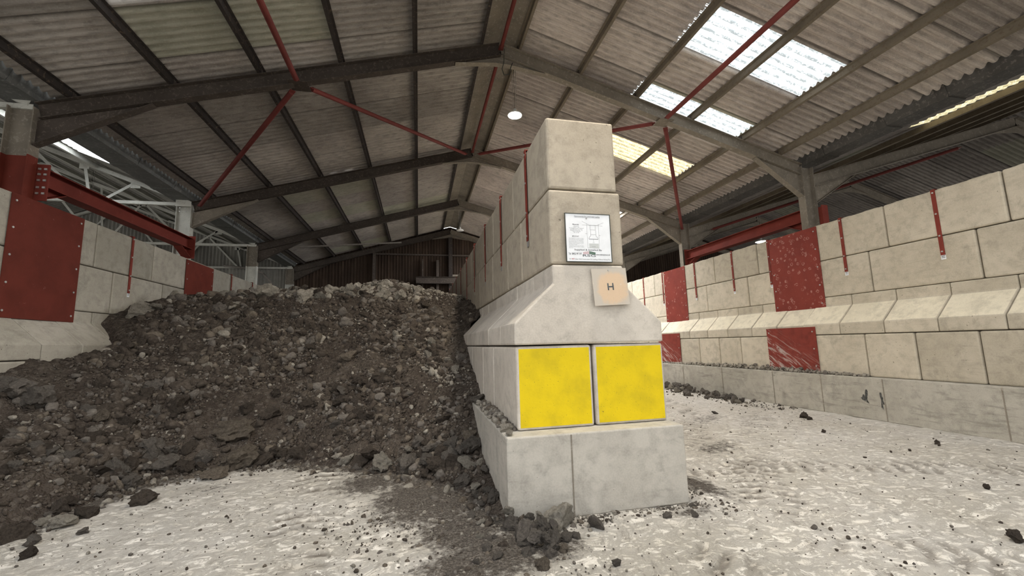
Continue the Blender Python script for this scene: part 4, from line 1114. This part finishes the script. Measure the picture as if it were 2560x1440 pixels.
# second layer of the loose pile before the footing
for x, y, r, t in [(.92,3.43,.055,1),(.98,3.40,.06,1),(1.06,3.42,.045,1),(.86,3.25,.06,1),(1.02,3.22,.055,1),(.94,3.2,.05,1)]:
    rock(x, y, .06, r, t, 'ordinary %s rock in the loose pile by the divider footing' % TONE[t], 'loose rocks by the divider footing', None, .5)

# ------------------------------------------------------------------ the heap
def heapmesh():
    ys = np.concatenate([np.arange(3.3, 9.0, .03), np.arange(9.0, 13.5, .05), np.arange(13.5, 21.9, .2)])
    def wall_r(z): return np.interp(z, [0,.718,.72,1.5,1.73,2.12,3.2], [.75,.75,.905,.905,.905,1.29,1.29])
    def wall_l(z): return np.interp(z, [0,.69,.70,1.5,1.70,2.09,3.2], [-5.095,-5.095,-5.25,-5.25,-5.25,-5.65,-5.65])
    xr = np.full(len(ys), .9); xl = np.full(len(ys), -5.3)
    for _ in range(12): xr = .5*xr+.5*wall_r(heap(xr, ys)); xl = .5*xl+.5*wall_l(heap(xl, ys))
    xl = np.where(ys < 6.9, -5.25, xl)
    nx = 215; T = np.linspace(0, 1, nx)
    xr = xr+.14; xl = xl-.10
    X = xl[:,None]+(xr-xl)[:,None]*T[None,:]; Y = np.repeat(ys[:,None], nx, 1)
    Z = heap(X, Y)
    amp = np.clip(Z/.3, 0, 1)
    Z = Z+amp*((fbm2(X, Y, 1.1, .7, 3)-.5)*.22+(fbm2(X, Y, 4.5, 1.9, 4)-.5)*.15+(fbm2(X, Y, 15, 2.6, 3)-.5)*.075)
    Z = np.where(Z < -.01, -.01-.0*Z, Z)
    I = np.arange(X.size).reshape(X.shape)
    F = np.stack([I[:-1,:-1], I[:-1,1:], I[1:,1:], I[1:,:-1]], -1).reshape(-1, 4)
    keep = (Z.reshape(-1)[F].max(1) > .012); F = F[keep]
    used = np.unique(F); rm = np.full(X.size, -1); rm[used] = np.arange(len(used))
    o = np_mesh('earth_heap', np.stack([X, Y, Z], -1).reshape(-1, 3)[used], rm[F], SOIL, smooth=True)
    tag(o, 'huge dark brown heap of earth and rubble between the left wall and divider', 'heap', kind='stuff')
heapmesh()
SM = [rockshape(1, 300+i) for i in range(14)]; SM2 = [rockshape(2, 400+i, .85) for i in range(14)]
def scatter_mesh(name, P, Rr, tone, mats, lab, cat, big=.05):
    Vs = []; Fs = []; Ms = []; n = 0
    for k in range(len(P)):
        V, F = (SM2 if Rr[k] > big*.6 else SM)[k % 14]
        a, b, c = RNG.uniform(0, 6.28, 3); ca, sa, cb, sb = math.cos(a), math.sin(a), math.cos(b), math.sin(b); cc, sc = math.cos(c), math.sin(c)
        Rz = np.array([[ca,-sa,0],[sa,ca,0],[0,0,1]]); Rx = np.array([[1,0,0],[0,cb,-sb],[0,sb,cb]])
        Vs.append((V*Rr[k]*RNG.uniform(.8,1.2,3))@(Rz@Rx@np.array([[cc,-sc,0],[sc,cc,0],[0,0,1]])).T+P[k]); Fs.append(F+n); Ms.append(np.full(len(F), tone[k])); n += len(V)
    o = np_mesh(name, np.concatenate(Vs), np.concatenate(Fs), mats, np.concatenate(Ms))
    return tag(o, lab, cat, kind='stuff')
def scatter_heap():
    N = 80000
    x = RNG.uniform(-5.2, 1.2, N); y = 4+RNG.uniform(0, 1, N)**1.25*9.5
    z = heap(x, y); ok = z > .04
    lim = np.interp(z, [0,.7,.72,1.5,1.73,2.12], [.70,.70,.86,.86,.86,1.24]); liml = np.interp(z, [0,.7,1.5,1.70,2.09], [-5.0,-5.0,-5.2,-5.2,-5.6])
    ok &= (x < lim-.02) & (x > liml+.02)
    cl = fbm2(x, y, 1.5, 4.4, 3)
    ok &= RNG.uniform(0, 1, N) < np.clip((cl-.36)*5, .12, 1)
    x, y, z, cl = x[ok], y[ok], z[ok], cl[ok]; n = len(x)
    r = .013*(1-RNG.uniform(0, .996, n))**(-.40); r = np.clip(r, .013, .095)*np.interp(y, [4,8,13], [.9,1.1,1.5])
    r *= np.interp(cl, [.3,.5,.7], [.75,1.0,1.35])
    pale = np.clip((z-2.55)*1.2, 0, .62)+.16*np.clip(1-np.hypot((x-.35)/.6, (y-7.2)/1.2), 0, 1)*2+.03
    u = RNG.uniform(0, 1, n); tone = np.where(u < pale, 2, np.where(u < pale+.20, 1, np.where(u < pale+.28, 3, 0)))
    size = r/np.hypot(x, y); order = np.argsort(-size); top = order[:165]; rest = order[165:]
    for k in top:
        crest = z[k] > 2.5
        rock(x[k], y[k], z[k], r[k]*1.0, int(tone[k]), 'ordinary %s rock half sunk in the earth heap' % TONE[int(tone[k])], 'rocks embedded in the heap', None, .15)
    zz = z+(fbm2(x, y, 1.1, .7, 3)-.5)*.22*np.clip(z/.3, 0, 1)+(fbm2(x, y, 4.5, 1.9, 4)-.5)*.15*np.clip(z/.3, 0, 1)
    P = np.stack([x, y, zz+r*.2], -1)
    scatter_mesh('heap_rubble', P[rest], r[rest], tone[rest], ROCK, 'countless smaller stones covering the earth heap', 'rubble')
scatter_heap()
def scatter_floor():
    pts = []; 
    def add(n, fx, fy, r0, r1, pal):
        for _ in range(n):
            x, y = fx(), fy()
            if .72 < x < 2.54 and y > DYF-.02: continue
            if x > 7.98 or x < -5: continue
            if h1(x, y) > .05 and x < .8: continue
            r = r0*(1-random.random()*.97)**(-.5); pts.append((x, y, min(r, r1), 2 if random.random() < pal else random.choice([0,0,1,1,3])))
    U = random.uniform; G = random.gauss
    add(2600, lambda: U(-4.5,3.5), lambda: U(1.2,6.4), .0035, .015, .05)
    add(1600, lambda: G(.2,.45), lambda: G(4.1,.6), .005, .022, .25)
    add(900, lambda: G(.45,.28), lambda: G(3.1,.32), .005, .024, .3)
    add(500, lambda: U(1.0,2.65), lambda: DYF-abs(G(.03,.10)), .006, .025, .55)
    add(300, lambda: G(2.75,.12), lambda: U(3.3,5.2), .006, .02, .2)
    add(700, lambda: U(2.6,8), lambda: U(1.5,12), .005, .028, .1)
    add(500, lambda: G(7.7,.3), lambda: U(7.5,13), .012, .05, .2)
    for _ in range(2200):                      # rim of small stones along the toe of the heap
        k = random.randrange(2, len(TOE)-1); t = random.random(); x = TOE[k][0]*(1-t)+TOE[k+1][0]*t; y = TOE[k][1]*(1-t)+TOE[k+1][1]*t
        x += G(0,.12); y -= abs(G(0,.16))-.05
        if x > .7: continue
        pts.append((x, y, min(.05, .010*(1-random.random()*.97)**(-.5)), random.choice([0,0,1,1,2,3])))
    P = np.array([(p[0], p[1], p[2]*.35) for p in pts]); scatter_mesh('loose_gravel', P, np.array([p[2] for p in pts]), np.array([p[3] for p in pts]), ROCK, 'small loose stones scattered over the dusty floor', 'gravel', .03)
scatter_floor()
# rubble lying on the ledges of the footings
def ledge():
    pts = []
    for _ in range(900):
        y = 3.95+abs(random.gauss(0, 1.1)); 
        if y > 7: continue
        k = min(1, (y-3.85)/1.2); x = .905-abs(random.gauss(0, .05))
        if x < .77: continue
        r = min(.045, .010*(1-random.random()*.97)**(-.45)*(.7+.6*k)); pts.append((x-.01, y, DF+r*.4+random.random()*.05*k*(1-(.9-x)/.15), r, random.choice([1,2,2,1,3])))
    P = np.array([p[:3] for p in pts]); scatter_mesh('ledge_rubble', P, np.array([p[3] for p in pts]), np.array([p[4] for p in pts]), ROCK, "crumbled stones lying on the divider footing's left ledge", 'rubble', .03)
    pts = []
    for _ in range(1500):
        y = random.uniform(6.2, 16); k = math.exp(-((y-9.2)/2.2)**2)+.25
        x = 8.16-abs(random.gauss(0, .045));
        if x < 8.03: continue
        r = min(.05, .011*(1-random.random()*.97)**(-.5)); pts.append((x, y, RFH+r*.4+random.random()*.09*k*max(0, 1-(8.16-x)/.13), r, random.choice([2,2,2,2,1])))
    P = np.array([p[:3] for p in pts]); scatter_mesh('ledge_rubble', P, np.array([p[3] for p in pts]), np.array([p[4] for p in pts]), ROCK, 'pale crumbled stones along the ledge of the right wall footing', 'rubble', .03)
    rock(.80, 3.79, DF, .055, 2, "larger white stone at the corner of the divider footing's ledge", None, 3, .5, 'rock', .6); rock(.81, 3.96, DF, .055, 2, "smaller upright pale stone on the divider footing's ledge", None, 5, .6)
    rock(.83, 4.12, DF, .03, 0, "dark pebble behind the white stones on the divider footing's ledge", None, 7, .6)
    rock(.80, 5.9, DF, .10, 1, "big brown-grey rock on the divider footing's ledge beside the heap", None, 8, .6)
ledge()
# rocks heaped against the foot of the right wall
for i in range(75):
    y = random.uniform(8.6, 14.5); k = (y-8.4)/5
    x = 7.93-abs(random.gauss(0, .28+.35*k)); r = random.uniform(.05, .13)*(.75+.5*k)
    rock(x-.05, y, random.random()*.10*k, r, random.choice([1,1,1,2]), 'ordinary grey rock in the low pile along the right wall footing', 'rocks along the right wall footing', None, .45)
for x, y, r, t, l in [(7.10,6.68,.07,0,'dark rock alone on the pale floor left of the right wall'),(7.03,6.5,.05,0,'dark stone touching the lone rock before the right wall'),(7.03,4.56,.04,0,'small dark stone near the right wall footing at the picture edge side'),(5.45,3.18,.03,0,'small black stone on the bare floor at the right'),(4.31,2.40,.05,0,'dark lump at the lower right picture edge'),(6.3,5.6,.04,0,'small dark stone mid-floor in the right bay'),(5.9,7.6,.06,1,'grey stone among the tyre marks of the right bay')]:
    rock(x, y, 0, r, t, l, None, None, .45)

# ------------------------------------------------------------------ lamps
def lamp(x, y, z, ztop, lab, lit, mat=LAMPE, r=.155):
    e = empty('pendant_lamp', (x, y, z), lab, 'lamp', 'round pendant lamps')
    m = MB(); m.lathe((x,y,z), [(.001,.15),(.035,.148),(.04,.065),(r*.75,.05),(r,.022),(r,0),(r-.008,0),(r-.012,.016),(r*.72,.04),(.001,.05)], 28); m.build('shade', LAMPW, e, True)
    m = MB(); m.lathe((x,y,z+.004), [(.001,-.022),(r*.5,-.018),(r*.85,-.006),(r-.012,.004),(.001,.006)], 28); m.build('diffuser', mat if lit else LAMPW, e, True)
    m = MB(); m.tube((x-.03,y,z+.15), (x-.045,y,ztop), .005, 6); m.build('chain', CHAIN, e)
    m = MB(); m.tube((x+.03,y,z+.15), (x+.045,y,ztop), .005, 6); m.build('chain', CHAIN, e)
    m = MB(); m.tube((x,y,z+.15), (x,y,ztop), .004, 6); m.build('cable', DARKST, e)
lamp(2.02, 8.15, 6.43, zr(2.02)+.29, 'glowing round pendant lamp left of the divider top', True)
lamp(2.02, 3.4, 6.43, zr(2.02)+.29, 'added unseen pendant lamp above the camera, for fill light', True)  # added lamp out of view, brightens the floor and sloping blocks
lamp(1.73, 17.4, 6.42, 7.35, 'unlit white pendant lamp far back under the ridge', False)
lamp(12.4, 12.6, 5.03, 6.3, 'lit pendant lamp peeking over the right wall', True, LAMPE2, .2)
lamp(-9.35, 14.0, 5.86, 6.9, 'small lit lamp in the left neighbouring bay behind the red beam', True, LAMPE2, .12)
# wiring looped under the apex of the nearest frame
cu = MB(); pts = [(1.72,Y1-.12,7.62),(1.70,Y1-.13,7.3),(1.66,Y1-.13,7.15),(1.70,Y1-.13,7.02),(1.8,Y1-.13,7.05),(1.86,Y1-.1,7.25),(1.95,Y1+.05,7.5)]
for a, b in zip(pts[:-1], pts[1:]): cu.tube(a, b, .008, 6)
tag(cu.build('electric_cable', DARKST), 'loose dark cable looping below the ridge of the nearest frame', 'cable')

# ------------------------------------------------------------------ daylight
w = bpy.data.worlds.new('overcast_sky'); SC.world = w; w.use_nodes = True
nt = w.node_tree; bg = nt.nodes['Background']; tc = nt.nodes.new('ShaderNodeTexCoord'); sp = nt.nodes.new('ShaderNodeSeparateXYZ'); mr = nt.nodes.new('ShaderNodeMapRange'); cr = nt.nodes.new('ShaderNodeMix'); cr.data_type = 'RGBA'
nt.links.new(tc.outputs['Generated'], sp.inputs[0]); nt.links.new(sp.outputs[2], mr.inputs[0]); mr.inputs[1].default_value = -.1; mr.inputs[2].default_value = .8
nt.links.new(mr.outputs[0], cr.inputs[0]); cr.inputs[6].default_value = (1.0,.97,.93,1); cr.inputs[7].default_value = (.93,.97,1.0,1)
nt.links.new(cr.outputs[2], bg.inputs[0]); bg.inputs[1].default_value = 1.25
vs = SC.view_settings; SC.display_settings.display_device = 'sRGB'; vs.view_transform = 'Standard'; vs.look = 'None'; vs.gamma = 1.0; vs.exposure = 0.37; vs.use_curve_mapping = False
try:
    SC.cycles.max_bounces = 10; SC.cycles.diffuse_bounces = 6; SC.cycles.caustics_reflective = False; SC.cycles.caustics_refractive = False
except Exception: pass
